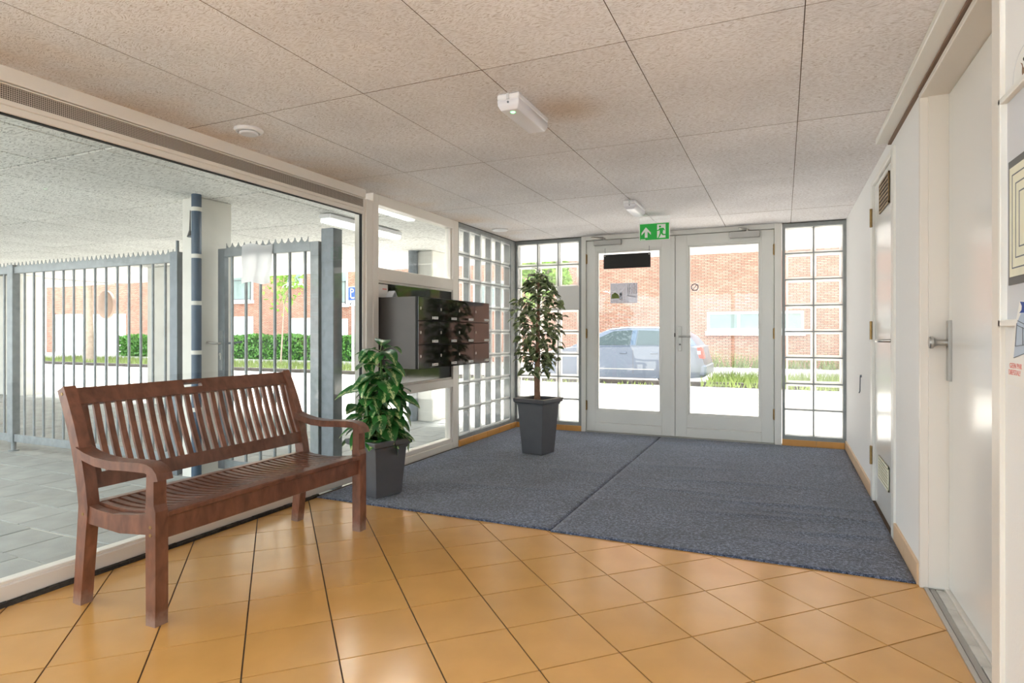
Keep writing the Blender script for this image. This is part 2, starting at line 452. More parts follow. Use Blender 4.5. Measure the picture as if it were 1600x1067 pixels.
M['mirror_back'] = plain('brown mirror back', lin(150, 128, 116), 0.6, var=0.1, vscale=10)
M['film'] = glass('grey window film', (0.62, 0.66, 0.72, 1), haze=0.25, hazec=(0.75, 0.78, 0.84, 1))
M['bag'] = glass('clear plastic sleeve', (0.95, 0.95, 0.96, 1), haze=0.8, hazec=(0.95, 0.95, 0.97, 1), bump=0.8, rough=0.15)
M['stone'] = plain('marbled threshold', lin(206, 204, 198), 0.4, var=0.25, vscale=9)
M['debris'] = plain('dark foam joint', lin(66, 60, 54), 0.95, var=0.4, vscale=40, bump=0.6, bscale=70)
M['ground'] = plain('undercroft ground', lin(150, 148, 144), 0.9, var=0.15, vscale=3)

# ------------------------------------------------------------------ geometry helpers
def bm_new(): return bmesh.new()

def box(bm, x0, x1, y0, y1, z0, z1, bev=0.0, seg=1, mat=0):
    vs = [bm.verts.new((x, y, z)) for x in (x0, x1) for y in (y0, y1) for z in (z0, z1)]
    q = [(0, 1, 3, 2), (4, 6, 7, 5), (0, 4, 5, 1), (2, 3, 7, 6), (0, 2, 6, 4), (1, 5, 7, 3)]
    fs = [bm.faces.new([vs[i] for i in f]) for f in q]
    for f in fs: f.material_index = mat
    if bev:
        es = list({e for f in fs for e in f.edges})
        bmesh.ops.bevel(bm, geom=es, offset=bev, segments=seg, affect='EDGES', profile=0.5, clamp_overlap=True)
    return bm

def tube(bm, pts, radii, n=8, cap=True, mat=0):
    if not hasattr(radii, '__len__'): radii = [radii] * len(pts)
    pts = [Vector(p) for p in pts]
    rings = []
    up = Vector((0.13, 0.31, 0.94)).normalized()
    for i, p in enumerate(pts):
        d = (pts[min(i + 1, len(pts) - 1)] - pts[max(i - 1, 0)]).normalized()
        u = up if abs(d.dot(up)) < 0.95 else Vector((1, 0, 0))
        a = d.cross(u).normalized(); b = d.cross(a)
        rings.append([bm.verts.new(p + radii[i] * (math.cos(2 * math.pi * k / n) * a + math.sin(2 * math.pi * k / n) * b)) for k in range(n)])
    for i in range(len(rings) - 1):
        for k in range(n):
            f = bm.faces.new((rings[i][k], rings[i][(k + 1) % n], rings[i + 1][(k + 1) % n], rings[i + 1][k])); f.material_index = mat; f.smooth = True
    if cap:
        for r in (rings[0], rings[-1]):
            f = bm.faces.new(r); f.material_index = mat
    return bm

def prism(bm, poly, axis, a0, a1, bev=0.0, mat=0):
    """poly: 2D outline; axis 'x','y','z' = extrusion axis; the other two coordinates keep alphabetical order"""
    def v(p, a):
        return {'x': (a, p[0], p[1]), 'y': (p[0], a, p[1]), 'z': (p[0], p[1], a)}[axis]
    A = [bm.verts.new(v(p, a0)) for p in poly]
    B = [bm.verts.new(v(p, a1)) for p in poly]
    n = len(poly)
    fs = [bm.faces.new(A), bm.faces.new(B)]
    for i in range(n): fs.append(bm.faces.new((A[i], A[(i + 1) % n], B[(i + 1) % n], B[i])))
    for f in fs: f.material_index = mat
    if bev:
        es = list({e for f in fs for e in f.edges})
        bmesh.ops.bevel(bm, geom=[e for e in es if e.is_valid and len(e.link_faces) == 2 and e.calc_face_angle(0) > 0.6], offset=bev, segments=1, affect='EDGES', profile=0.5)
    return bm

def ribbon(bm, path, thick, y0, y1, bev=0.0):
    """sweep in the xz plane: path of (x,z), given thickness, extruded between y0 and y1"""
    pts = [Vector((p[0], p[1])) for p in path]
    th = thick if hasattr(thick, '__len__') else [thick] * len(pts)
    L, R = [], []
    for i, p in enumerate(pts):
        d = (pts[min(i + 1, len(pts) - 1)] - pts[max(i - 1, 0)]).normalized()
        nrm = Vector((-d.y, d.x))
        L.append(p + nrm * th[i] / 2); R.append(p - nrm * th[i] / 2)
    return prism(bm, [tuple(p) for p in L + R[::-1]], 'y', y0, y1, bev)

def lathe(bm, prof, center, n=24, mat=0):
    """prof: (r, z) pairs about a vertical axis"""
    rings = []
    for r, z in prof:
        rings.append([bm.verts.new((center[0] + r * math.cos(2 * math.pi * k / n), center[1] + r * math.sin(2 * math.pi * k / n), center[2] + z)) for k in range(n)])
    for i in range(len(rings) - 1):
        for k in range(n):
            f = bm.faces.new((rings[i][k], rings[i][(k + 1) % n], rings[i + 1][(k + 1) % n], rings[i + 1][k])); f.smooth = True; f.material_index = mat
    for r in (rings[0], rings[-1]):
        f = bm.faces.new(r); f.material_index = mat
    return bm

def cyl(bm, p0, p1, r, n=16, mat=0): return tube(bm, [p0, p1], r, n, True, mat)

ROOT = {}
def root_loc(o):
    while o.parent: o = o.parent
    return Vector(ROOT.get(o.name, (0, 0, 0)))

def finish(name, bm, mats, parent=None, smooth=None, origin=None):
    """links one mesh object; geometry is given in world metres"""
    bmesh.ops.remove_doubles(bm, verts=bm.verts, dist=1e-6)
    bmesh.ops.recalc_face_normals(bm, faces=bm.faces)
    me = bpy.data.meshes.new(name)
    bm.to_mesh(me); bm.free()
    if not isinstance(mats, (list, tuple)): mats = [mats]
    for k in mats: me.materials.append(M[k])
    o = bpy.data.objects.new(name, me)
    col.objects.link(o)
    if parent is not None:
        me.transform(Matrix.Translation(-root_loc(parent)))
        o.parent = parent
    else:
        if origin is None:
            xs = [v.co for v in me.vertices]
            lo = Vector([min(c[i] for c in xs) for i in range(3)]); hi = Vector([max(c[i] for c in xs) for i in range(3)])
            origin = Vector(((lo.x + hi.x) / 2, (lo.y + hi.y) / 2, lo.z))
        me.transform(Matrix.Translation(-Vector(origin)))
        o.location = origin
        ROOT[o.name] = tuple(origin)
    if smooth is not None:
        me.shade_smooth()
        me.set_sharp_from_angle(angle=math.radians(smooth))
    return o

def tag(o, label, cat, group=None, kind=None):
    o['label'] = label; o['category'] = cat
    if group: o['group'] = group
    if kind: o['kind'] = kind
    return o
def struct(o, label=None):
    o['kind'] = 'structure'
    if label: o['label'] = label
    return o
def thing(name, loc, label=None, cat=None, group=None):
    o = bpy.data.objects.new(name, None)
    o.empty_display_size = 0.1
    col.objects.link(o); o.location = loc
    ROOT[o.name] = tuple(loc)
    if label: tag(o, label, cat, group)
    return o
def part(name, parent, mats, *boxes, bev=0.0, smooth=None):
    bm = bm_new()
    for b in boxes: box(bm, *b, bev=bev)
    return finish(name, bm, mats, parent, smooth)
def shared(name, mesh, parent, loc, rot=(0, 0, 0), scale=(1, 1, 1)):
    o = bpy.data.objects.new(name, mesh)
    col.objects.link(o)
    o.parent = parent
    o.location = Vector(loc) - root_loc(parent)
    o.rotation_euler = rot; o.scale = scale
    return o
def mesh_of(name, bm, mats, smooth=None):
    bmesh.ops.recalc_face_normals(bm, faces=bm.faces)
    me = bpy.data.meshes.new(name); bm.to_mesh(me); bm.free()
    for k in (mats if isinstance(mats, (list, tuple)) else [mats]): me.materials.append(M[k])
    if smooth is not None:
        me.shade_smooth(); me.set_sharp_from_angle(angle=math.radians(smooth))
    return me
def text_mesh(s, size, thick=0.0006):
    cu = bpy.data.curves.new('t', 'FONT'); cu.body = s; cu.size = size; cu.extrude = thick
    ob = bpy.data.objects.new('t', cu); col.objects.link(ob)
    bpy.context.view_layer.update()
    me = bpy.data.meshes.new_from_object(ob.evaluated_get(bpy.context.evaluated_depsgraph_get()))
    bpy.data.objects.remove(ob); bpy.data.curves.remove(cu)
    return me

# ------------------------------------------------------------------ main dimensions
XL, XR, YD, ZC = -2.88, 0.545, 6.53, 2.185
YB = -3.0                                   # back of the lobby, behind the camera
ZG = -0.06                                  # undercroft pavement level

# ================================================================== STRUCTURE
# floor slab and ochre tiles laid on the diagonal
floor = struct(finish('floor', box(bm_new(), XL - 0.02, XR + 0.25, YB, YD + 0.1, -0.25, -0.004), 'grout'), 'dark grouted slab under the ochre tiles')
TH = 0.3707; S = 0.2747 * H
def lattice(u, v):
    c, s = math.cos(TH), math.sin(TH)
    a = -0.3305 * H + S * (c * u - s * v); b = 1.3432 * H + S * (s * u + c * v)
    return Vector((ca * a - sa * b, sa * a + ca * b))
def clip(poly, x0, x1, y0, y1):
    for ax, lim, sg in ((0, x0, 1), (0, x1, -1), (1, y0, 1), (1, y1, -1)):
        out = []
        for i, p in enumerate(poly):
            q = poly[(i + 1) % len(poly)]
            dp = (p[ax] - lim) * sg; dq = (q[ax] - lim) * sg
            if dp >= 0: out.append(p)
            if dp * dq < 0:
                t = dp / (dp - dq); out.append((p[0] + t * (q[0] - p[0]), p[1] + t * (q[1] - p[1])))
        poly = out
        if len(poly) < 3: return []
    return poly
def area(p): return abs(sum(p[i][0] * p[(i + 1) % len(p)][1] - p[(i + 1) % len(p)][0] * p[i][1] for i in range(len(p)))) / 2
g = 0.0028 / S
tile_mesh = None
TX0, TX1, TY0, TY1 = XL + 0.03, XR + 0.012, -0.9, 3.32
for u in range(-14, 16):
    for v in range(-14, 16):
        quad = [tuple(lattice(u + a, v + b)) for a, b in ((g, g), (1 - g, g), (1 - g, 1 - g), (g, 1 - g))]
        cp = clip(quad, TX0, TX1, TY0, TY1)
        if not cp or area(cp) < 0.0004: continue
        c = lattice(u + 0.5, v + 0.5)
        if abs(area(cp) - area(quad)) < 1e-6:
            if tile_mesh is None:
                bm = bm_new(); prism(bm, [(p[0] - c.x, p[1] - c.y) for p in quad], 'z', -0.008, 0.0)
                tile_mesh = mesh_of('floor_tile', bm, 'tile')
            me = tile_mesh
        else:
            bm = bm_new(); prism(bm, [(p[0] - c.x, p[1] - c.y) for p in cp], 'z', -0.008, 0.0)
            me = mesh_of('floor_tile', bm, 'tile')
        shared('floor_tile', me, floor, (c.x, c.y, 0))

# ceiling of wood wool panels
ceil = struct(finish('ceiling', box(bm_new(), XL - 0.08, XR + 0.25, YB, YD + 0.05, ZC + 0.012, ZC + 0.034), 'gap'), 'brown joint board above the wood wool panels')
pan = {}
def edge_mat(bm):                           # dusty brown cut edges
    for f in bm.faces:
        f.normal_update()
        f.material_index = 0 if abs(f.normal.z) > 0.7 else 1
    return mesh_of('ceiling_panel', bm, ['panel', 'gap'])
for i in range(-5, 2):
    for j in range(-5, 4):
        x0 = 0.066 + (i - 0) * 0.6; y0 = 2.225 + j * 1.203
        a, b = max(x0, XL - 0.07) + 0.0016, min(x0 + 0.6, XR + 0.02) - 0.0016
        c, d = max(y0, YB) + 0.0018, min(y0 + 1.203, YD + 0.04) - 0.0018
        if b - a < 0.02 or d - c < 0.02: continue
        k = (round(b - a, 3), round(d - c, 3))
        if k not in pan:
            pan[k] = edge_mat(box(bm_new(), -(b - a) / 2, (b - a) / 2, -(d - c) / 2, (d - c) / 2, 0, 0.02))
        shared('ceiling_panel', pan[k], ceil, ((a + b) / 2, (c + d) / 2, ZC + random.Random(i * 17 + j).uniform(-0.0004, 0.0004)))

# upper storey slab over lobby and undercroft
struct(finish('upper_floor_slab', box(bm_new(), -22, 9, -3.4, 8.7, 2.225, 2.9), 'concrete'), 'concrete storey carried over the entrance')

# ---------------- left window front
def frame_box(bm, y0, y1, z0, z1, x0=XL - 0.09, x1=XL, bev=0.003): box(bm, x0, x1, y0, y1, z0, z1, bev=bev)
w1 = struct(thing('window_1', (XL - 0.04, 0.5, 0)), 'very large fixed pane beside the bench')
YW = 3.705
part('fascia', w1, 'frame', (XL - 0.06, XL + 0.004, YB, 3.72, 2.122, ZC), bev=0.002)
part('ventilation_grille', w1, 'grille', (XL - 0.05, XL - 0.010, YB, YW, 2.052, 2.114))
bm = bm_new()
box(bm, XL - 0.05, XL - 0.001, YB, YW, 2.112, 2.118, bev=0.001)
box(bm, XL - 0.07, XL - 0.001, YB, YW, 2.030, 2.052, bev=0.003)
box(bm, XL - 0.07, XL - 0.009, YB, YW, 2.000, 2.031, bev=0.003)
finish('head_rail', bm, 'frame', w1)
part('gap_strip', w1, 'black', (XL - 0.05, XL - 0.014, YB, YW, 2.116, 2.124))
bm = bm_new()
box(bm, XL - 0.09, XL, YB, YW, 0.012, 0.078, bev=0.004)
box(bm, XL - 0.07, XL - 0.012, YB, YW, 0.074, 0.090, bev=0.002)
finish('sill', bm, 'frame', w1)
bm = bm_new()
frame_box(bm, YW, 3.735, 0.09, 2.112, x1=XL - 0.014); frame_box(bm, 3.733, 3.812, 0.012, 2.12)
finish('mullion', bm, 'frame', w1)
part('pane', w1, 'glass', (XL - 0.040, XL - 0.032, YB, YW + 0.01, 0.085, 2.006))
part('gasket', w1, 'black', (XL - 0.046, XL - 0.020, YW - 0.002, YW + 0.002, 0.09, 2.0), (XL - 0.046, XL - 0.020, YB, YW, 1.996, 2.003))
bm = bm_new(); rg = random.Random(4)
prev = 0.020
pts = [(YB + i * 0.05) for i in range(int((3.2 - YB) / 0.05))]
for y in pts:
    w = 0.014 + 0.012 * rg.random()
    box(bm, XL - 0.012, XL + w, y, y + 0.052, -0.004, 0.010 + 0.006 * rg.random())
finish('joint_strip', bm, 'debris', w1)

w2 = struct(thing('window_2', (XL - 0.04, 4.5, 0)), 'narrow frame with two panes above and below the mailboxes')
Y0, Y1 = 3.816, 5.155
bm = bm_new()
frame_box(bm, Y0, 3.885, 0.0, ZC); frame_box(bm, 5.05, Y1, 0.0, ZC)
finish('jamb', bm, 'frame', w2)
part('head_rail', w2, 'frame', (XL - 0.09, XL, 3.885, 5.05, 2.105, ZC), bev=0.003)
part('transom', w2, 'frame', (XL - 0.09, XL, 3.885, 5.05, 1.515, 1.615), (XL - 0.085, XL - 0.012, 3.885, 5.05, 1.497, 1.516), bev=0.003)
part('lower_transom', w2, 'frame', (XL - 0.09, XL, 3.885, 5.05, 0.590, 0.668), (XL - 0.085, XL - 0.012, 3.885, 5.05, 0.667, 0.684), bev=0.003)
bm = bm_new()
box(bm, XL - 0.09, XL, 3.885, 5.05, 0.0, 0.062, bev=0.004); box(bm, XL - 0.08, XL - 0.010, 3.885, 5.05, 0.06, 0.100, bev=0.004)
finish('sill', bm, 'frame', w2)
part('bead', w2, 'frame', (XL - 0.06, XL - 0.016, 5.025, 5.052, 0.1, 0.59), (XL - 0.06, XL - 0.016, 5.025, 5.052, 1.615, 2.105), bev=0.002)
part('pane', w2, 'glass', (XL - 0.046, XL - 0.038, 3.88, 5.03, 1.61, 2.11))
part('pane', w2, 'glass', (XL - 0.046, XL - 0.038, 3.88, 5.03, 0.095, 0.595))
part('backing_panel', w2, 'blackgloss', (XL - 0.07, XL - 0.02, 3.885, 5.05, 0.684, 1.497))

# ---------------- glass block walls
def block_mesh(w, h, t):
    """hollow glass block standing in the xz plane, centred, thickness t along y"""
    bm = bm_new()
    r = 0.020; e = 0.006
    W, Hh = w / 2, h / 2
    for s in (-1, 1):
        y = s * t / 2
        oc = [bm.verts.new((sx * W, y - s * 0.010, sz * Hh)) for sx, sz in ((-1, -1), (1, -1), (1, 1), (-1, 1))]
        mc = [bm.verts.new((sx * (W - 0.008), y, sz * (Hh - 0.008))) for sx, sz in ((-1, -1), (1, -1), (1, 1), (-1, 1))]
        ic = [bm.verts.new((sx * (W - r), y - s * e * 0.4, sz * (Hh - r))) for sx, sz in ((-1, -1), (1, -1), (1, 1), (-1, 1))]
        for k in range(4):
            f = bm.faces.new((oc[k], oc[(k + 1) % 4], mc[(k + 1) % 4], mc[k])); f.material_index = 1
            f = bm.faces.new((mc[k], mc[(k + 1) % 4], ic[(k + 1) % 4], ic[k])); f.material_index = 1
        bm.faces.new(ic).material_index = 0
        if s == -1: prev = oc
        else:
            for k in range(4):
                f = bm.faces.new((prev[k], prev[(k + 1) % 4], oc[(k + 1) % 4], oc[k])); f.material_index = 1
    return mesh_of('glass_block', bm, ['block', 'block_edge'])
ROWS = [0.098 + 0.2552 * k for k in range(9)]
BH = 0.2552 - 0.012
blk = block_mesh(0.252 - 0.012, BH, 0.08)
def joints(bm, edges, along, depth0, depth1, zlo, zhi):
    for e in edges[1:-1]:
        b = (e - 0.0065, e + 0.0065)
        if along == 'x': box(bm, b[0], b[1], depth0, depth1, zlo, zhi)
        else: box(bm, depth0, depth1, b[0], b[1], zlo, zhi)
    for z in ROWS[1:-1]:
        if along == 'x': box(bm, edges[0], edges[-1], depth0 + 0.001, depth1 - 0.001, z - 0.0065, z + 0.0065)
        else: box(bm, depth0 + 0.001, depth1 - 0.001, edges[0], edges[-1], z - 0.0065, z + 0.0065)

wl = struct(thing('wall_left', (XL, 5.8, 0)), 'glass block wall between the mailboxes and the corner')
cols = [5.165 + 0.2475 * k for k in range(6)]
bm = bm_new()
box(bm, XL - 0.10, XL - 0.002, 5.155, cols[0], 0.062, ZC - 0.006)
box(bm, XL - 0.10, XL - 0.002, cols[-1], YD + 0.06, 0.062, ZC - 0.006)
box(bm, XL - 0.10, XL - 0.002, cols[0], cols[-1], 0.062, ROWS[0]); box(bm, XL - 0.10, XL - 0.002, cols[0], cols[-1], ROWS[-1], ZC - 0.006)
finish('steel_frame', bm, 'zinc', wl)
bm = bm_new(); joints(bm, cols, 'y', XL - 0.085, XL - 0.018, ROWS[0], ROWS[-1]); finish('joint_grid', bm, 'zinc', wl)
for c in range(5):
    for r in range(8):
        shared('glass_block', blk, wl, (XL - 0.05, (cols[c] + cols[c + 1]) / 2, (ROWS[r] + ROWS[r + 1]) / 2), (0, 0, math.pi / 2), (0.98, 1, 1))
part('shadow_gap', wl, 'black', (XL - 0.06, XL - 0.002, 5.155, YD, ZC - 0.008, ZC + 0.012))

def front_blocks(name, x0, x1, cols, label):
    w = struct(thing(name, ((x0 + x1) / 2, YD + 0.05, 0)), label)
    bm = bm_new()
    box(bm, x0, cols[0], YD + 0.002, YD + 0.1, 0.062, ZC - 0.006); box(bm, cols[-1], x1, YD + 0.002, YD + 0.1, 0.062, ZC - 0.006)
    box(bm, cols[0], cols[-1], YD + 0.002, YD + 0.1, 0.062, ROWS[0]); box(bm, cols[0], cols[-1], YD + 0.002, YD + 0.1, ROWS[-1], ZC - 0.006)
    finish('steel_frame', bm, 'zinc', w)
    bm = bm_new(); joints(bm, cols, 'x', YD + 0.018, YD + 0.085, ROWS[0], ROWS[-1]); finish('joint_grid', bm, 'zinc', w)
    for c in range(len(cols) - 1):
        for r in range(8):
            shared('glass_block', blk, w, ((cols[c] + cols[c + 1]) / 2, YD + 0.05, (ROWS[r] + ROWS[r + 1]) / 2))
    part('shadow_gap', w, 'black', (x0, x1, YD + 0.002, YD + 0.06, ZC - 0.008, ZC + 0.012))
    return w
wf1 = front_blocks('wall_front', -2.882, -2.070, [-2.862 + 0.2525 * k for k in range(4)], 'glass block panel behind the slim tree, left of the doors')
wf2 = front_blocks('wall_front_right', -0.012, XR + 0.012, [0.017 + 0.2505 * k for k in range(3)], 'narrow glass block panel right of the doors')

# ---------------- skirtings of single tiles
def skirting(name, axis, fixed, a0, a1, h, matk, label, sgn, step=0.302):
    b = struct(thing(name, (fixed if axis == 'y' else (a0 + a1) / 2, (a0 + a1) / 2 if axis == 'y' else fixed, 0)), label)
    a = a0
    while a < a1 - 0.01:
        e = min(a + step, a1)
        if axis == 'y': part('skirting_tile', b, matk, (fixed - 0.004, fixed + 0.012, a + 0.001, e - 0.001, 0.0, h) if sgn > 0 else (fixed - 0.012, fixed + 0.004, a + 0.001, e - 0.001, 0.0, h), bev=0.002)
        else: part('skirting_tile', b, matk, (a + 0.001, e - 0.001, fixed - 0.012, fixed + 0.004, 0.0, h), bev=0.002)
        a = e
    return b
skirting('baseboard_left', 'y', XL + 0.0, 5.157, YD - 0.013, 0.062, 'skirt', 'ochre skirting tiles under the long glass block wall', 1)
skirting('baseboard_front', 'x', YD, -2.868, -2.070, 0.062, 'skirt', 'ochre skirting tiles behind the slim tree', 1)
skirting('baseboard_front_right', 'x', YD, -0.012, XR - 0.013, 0.062, 'skirt', 'ochre skirting tiles right of the doors', 1)
skirting('baseboard_right', 'y', XR, 4.69, YD - 0.013, 0.085, 'skirt_beige', 'beige skirting tiles between inner door and glass blocks', -1)
skirting('baseboard_right_near', 'y', XR, 3.145, 3.765, 0.095, 'skirt_beige', 'beige skirting tiles between the two inner doors', -1)
part('plinth_fill', wl, 'concrete', (XL - 0.1, XL - 0.004, 5.155, YD, -0.05, 0.062))
part('plinth_fill', wf1, 'concrete', (-2.88, -2.07, YD + 0.004, YD + 0.1, -0.05, 0.062))
part('plinth_fill', wf2, 'concrete', (-0.012, XR + 0.01, YD + 0.004, YD + 0.1, -0.05, 0.062))

# ---------------- entrance doors
bm = bm_new()
FX0, FX1 = -2.068, -0.014
box(bm, FX0, -2.014, YD - 0.02, YD + 0.1, 0, ZC, bev=0.003)
box(bm, -0.080, FX1, YD - 0.02, YD + 0.1, 0, ZC, bev=0.003)
box(bm, -2.014, -0.080, YD - 0.02, YD + 0.1, 2.136, ZC, bev=0.003)
box(bm, -2.014, -0.080, YD + 0.05, YD + 0.1, 2.10, 2.14, bev=0.003)
box(bm, -2.016, -1.990, YD + 0.045, YD + 0.1, 0.0, 2.138); box(bm, -0.104, -0.078, YD + 0.045, YD + 0.1, 0.0, 2.138); box(bm, -1.075, -1.010, YD + 0.044, YD + 0.062, 0.02, 2.12)
struct(finish('trim_1', bm, 'white'), 'white timber frame around the entrance doors')
part_th = struct(finish('trim_2', box(bm_new(), FX0 + 0.05, FX1 - 0.06, YD - 0.03, YD + 0.12, 0.0, 0.012), 'alu'), 'aluminium threshold under the entrance doors')

def door_leaf(name, x0, x1, gx0, gx1, gz0, gz1, hinge_x, label):
    d = struct(thing(name, ((x0 + x1) / 2, YD + 0.02, 0.016)), label)
    z0, z1, ya, yb = 0.016, 2.130, YD - 0.006, YD + 0.042
    bm = bm_new()
    box(bm, x0, gx0 - 0.03, ya, yb, z0, z1, bev=0.003); box(bm, gx1 + 0.03, x1, ya, yb, z0, z1, bev=0.003)
    box(bm, gx0 - 0.03, gx1 + 0.03, ya, yb, gz1 + 0.03, z1, bev=0.002)
    box(bm, gx0 - 0.03, gx1 + 0.03, ya, yb, z0, 0.112, bev=0.002)
    box(bm, gx0 - 0.03, gx1 + 0.03, ya, yb, 0.117, gz0 - 0.03, bev=0.002)
    finish('leaf', bm, 'door', d)
    bm = bm_new()
    for k, (o, yy) in enumerate(((0.032, ya + 0.004), (0.016, ya + 0.012))):
        i = 0.016 if k == 0 else 0.0
        box(bm, gx0 - o, gx0 - i, yy, yb, gz0 - o, gz1 + o, bev=0.002); box(bm, gx1 + i, gx1 + o, yy, yb, gz0 - o, gz1 + o, bev=0.002)
        box(bm, gx0 - i, gx1 + i, yy, yb, gz0 - o, gz0 - i, bev=0.002); box(bm, gx0 - i, gx1 + i, yy, yb, gz1 + i, gz1 + o, bev=0.002)
    finish('glazing_bead', bm, 'door', d)
    part('pane', d, 'doorglass', (gx0 - 0.005, gx1 + 0.005, YD + 0.014, YD + 0.022, gz0 - 0.005, gz1 + 0.005))
    for z in (1.93, 1.10, 0.30):
        bm = bm_new(); cyl(bm, (hinge_x, ya - 0.006, z - 0.055), (hinge_x, ya - 0.006, z + 0.055), 0.008)
        box(bm, hinge_x - 0.012, hinge_x + 0.012, ya - 0.004, ya, z - 0.05, z + 0.05)
        finish('hinge', bm, 'brass', d, 40)
    return d
d1 = door_leaf('door_1', -2.010, -1.043, -1.875, -1.208, 0.268, 1.988, -2.012, 'left white glazed entrance door with the dark hanging sign')
d2 = door_leaf('door_2', -1.039, -0.084, -0.891, -0.228, 0.268, 1.998, -0.082, 'right white glazed entrance door with the lever handle')
part('astragal', d1, 'door', (-1.085, -1.042, YD - 0.016, YD - 0.006, 0.02, 2.128), bev=0.002)
part('strike_plate', d1, 'black', (-1.047, -1.039, YD - 0.022, YD - 0.010, 1.065, 1.105))
hp = part('handle_plate', d2, 'alu', (-1.008, -0.972, YD - 0.014, YD - 0.006, 0.915, 1.175), bev=0.003)
bm = bm_new(); tube(bm, [(-0.990, YD - 0.012, 1.070), (-0.990, YD - 0.055, 1.070), (-0.975, YD - 0.062, 1.070), (-0.875, YD - 0.062, 1.068)], [0.009, 0.009, 0.010, 0.009], 10)
finish('lever', bm, 'chrome', hp, 50)
bm = bm_new(); cyl(bm, (-0.99, YD - 0.016, 0.985), (-0.99, YD - 0.013, 0.985), 0.009)
finish('keyhole', bm, 'black', hp)
# door closers
def closer(d, x0, x1, z0, z1, ax0, ax1):
    c = part('closer_body', d, 'alu', (x0, x1, YD - 0.052, YD - 0.006, z0, z1), bev=0.004)
    bm = bm_new()
    xm = (x0 + x1) / 2
    tube(bm, [(ax0, YD - 0.04, z1 + 0.012), (ax1, YD - 0.14, z1 + 0.020)], 0.008, 8)
    tube(bm, [(ax1, YD - 0.14, z1 + 0.020), (ax0 + (ax1 - ax0) * 0.1, YD - 0.022, z1 + 0.03)], 0.006, 8)
    cyl(bm, (ax0, YD - 0.04, z1 - 0.004), (ax0, YD - 0.04, z1 + 0.022), 0.013)
    finish('closer_arm', bm, 'chrome', c, 40)
closer(d1, -1.915, -1.610, 2.070, 2.128, -1.80, -1.92)
closer(d2, -0.500, -0.215, 2.062, 2.126, -0.33, -0.40)

# ---------------- right wall
bm = bm_new()
WT = 0.22
OP = [(2.098, 3.138, 2.142), (3.765, 4.69, 2.105)]
box(bm, XR, XR + WT, YB, OP[0][0], -0.01, ZC + 0.012)
box(bm, XR, XR + WT, OP[0][1], OP[1][0], -0.01, ZC + 0.012)
box(bm, XR, XR + WT, OP[1][1], YD + 0.12, -0.01, ZC + 0.012)
for a, b, z in OP: box(bm, XR, XR + WT, a, b, z, ZC + 0.012)
struct(finish('wall_right', bm, 'wall'), 'white plaster wall with two inner doors')
struct(finish('trim_3', box(bm_new(), 0.470, XR, YB, 3.925, 2.155, ZC, bev=0.003), 'white'), 'flat white batten under the ceiling edge')
struct(finish('trim_6', box(bm_new(), XR - 0.016, XR, YB, 3.92, 2.146, 2.156), 'gap'), 'dark gap under the ceiling batten')
wb = struct(thing('added_rear_glazing', (-1.17, YB, 0)), 'unseen full-height glazing added at the back of the lobby for daylight')  # added out of view so daylight enters from behind
bm = bm_new()
for x in (XL - 0.09, -1.2, XR + 0.12): box(bm, x, x + 0.08, YB - 0.1, YB, 0, ZC, bev=0.003)
box(bm, XL, XR + 0.12, YB - 0.1, YB, 0, 0.09, bev=0.003); box(bm, XL, XR + 0.12, YB - 0.1, YB, 2.09, ZC, bev=0.003)
finish('frame', bm, 'frame', wb)
for x0, x1 in ((XL - 0.01, -1.2), (-1.12, XR + 0.12)): part('pane', wb, 'glass', (x0, x1, YB - 0.05, YB - 0.042, 0.09, 2.09))

# inner door with vent grilles
bm = bm_new()
for y0, y1, z0, z1 in ((3.765, 3.845, 0, 2.105), (4.610, 4.690, 0, 2.105), (3.845, 4.610, 2.070, 2.105)):
    box(bm, XR - 0.012, XR + 0.06, y0, y1, z0, z1, bev=0.003)
struct(finish('trim_4', bm, 'white'), 'white frame of the inner door with vents')
d3 = struct(thing('door_3', (XR + 0.02, 4.23, 0.008)), 'glossy white inner door with a vent above and below')
bm = bm_new(); box(bm, XR + 0.004, XR + 0.044, 3.849, 4.606, 0.008, 2.066, bev=0.002); finish('leaf', bm, 'gloss', d3)
for z0, z1, y0, y1, mk, fr in ((1.84, 2.02, 3.99, 4.36, 'brass', 'alu'), (0.20, 0.34, 4.00, 4.40, 'cream', 'white')):
    v = part('vent_backing', d3, 'black' if mk == 'brass' else 'darkframe', (XR + 0.000, XR + 0.004, y0, y1, z0, z1))
    bm = bm_new()
    for a in (0, 1):
        box(bm, XR - 0.004, XR + 0.004, y0, y1, (z0, z1 - 0.012)[a], (z0 + 0.012, z1)[a])
        box(bm, XR - 0.004, XR + 0.004, (y0, y1 - 0.012)[a], (y0 + 0.012, y1)[a], z0, z1)
    finish('vent_frame', bm, mk, v)
    n = 6
    for k in range(n):
        zz = z0 + 0.016 + (z1 - z0 - 0.032) * (k + 0.5) / n
        part('slat', v, mk, (XR - 0.003, XR + 0.002, y0 + 0.01, y1 - 0.01, zz - 0.006, zz + 0.006))
for z in (1.86, 1.12, 0.30):
    bm = bm_new(); box(bm, XR - 0.018, XR - 0.010, 4.612, 4.660, z - 0.055, z + 0.055, bev=0.001); cyl(bm, (XR - 0.018, 4.610, z - 0.06), (XR - 0.018, 4.610, z + 0.06), 0.008)
    finish('hinge', bm, 'brass', d3, 40)
hp = part('handle_plate', d3, 'chrome', (XR - 0.004, XR + 0.004, 3.885, 3.925, 0.92, 1.14), bev=0.002)
bm = bm_new(); tube(bm, [(XR, 3.905, 1.06), (XR - 0.05, 3.905, 1.06), (XR - 0.058, 3.92, 1.06), (XR - 0.058, 4.03, 1.058)], 0.009, 10)
finish('lever', bm, 'chrome', hp, 50)

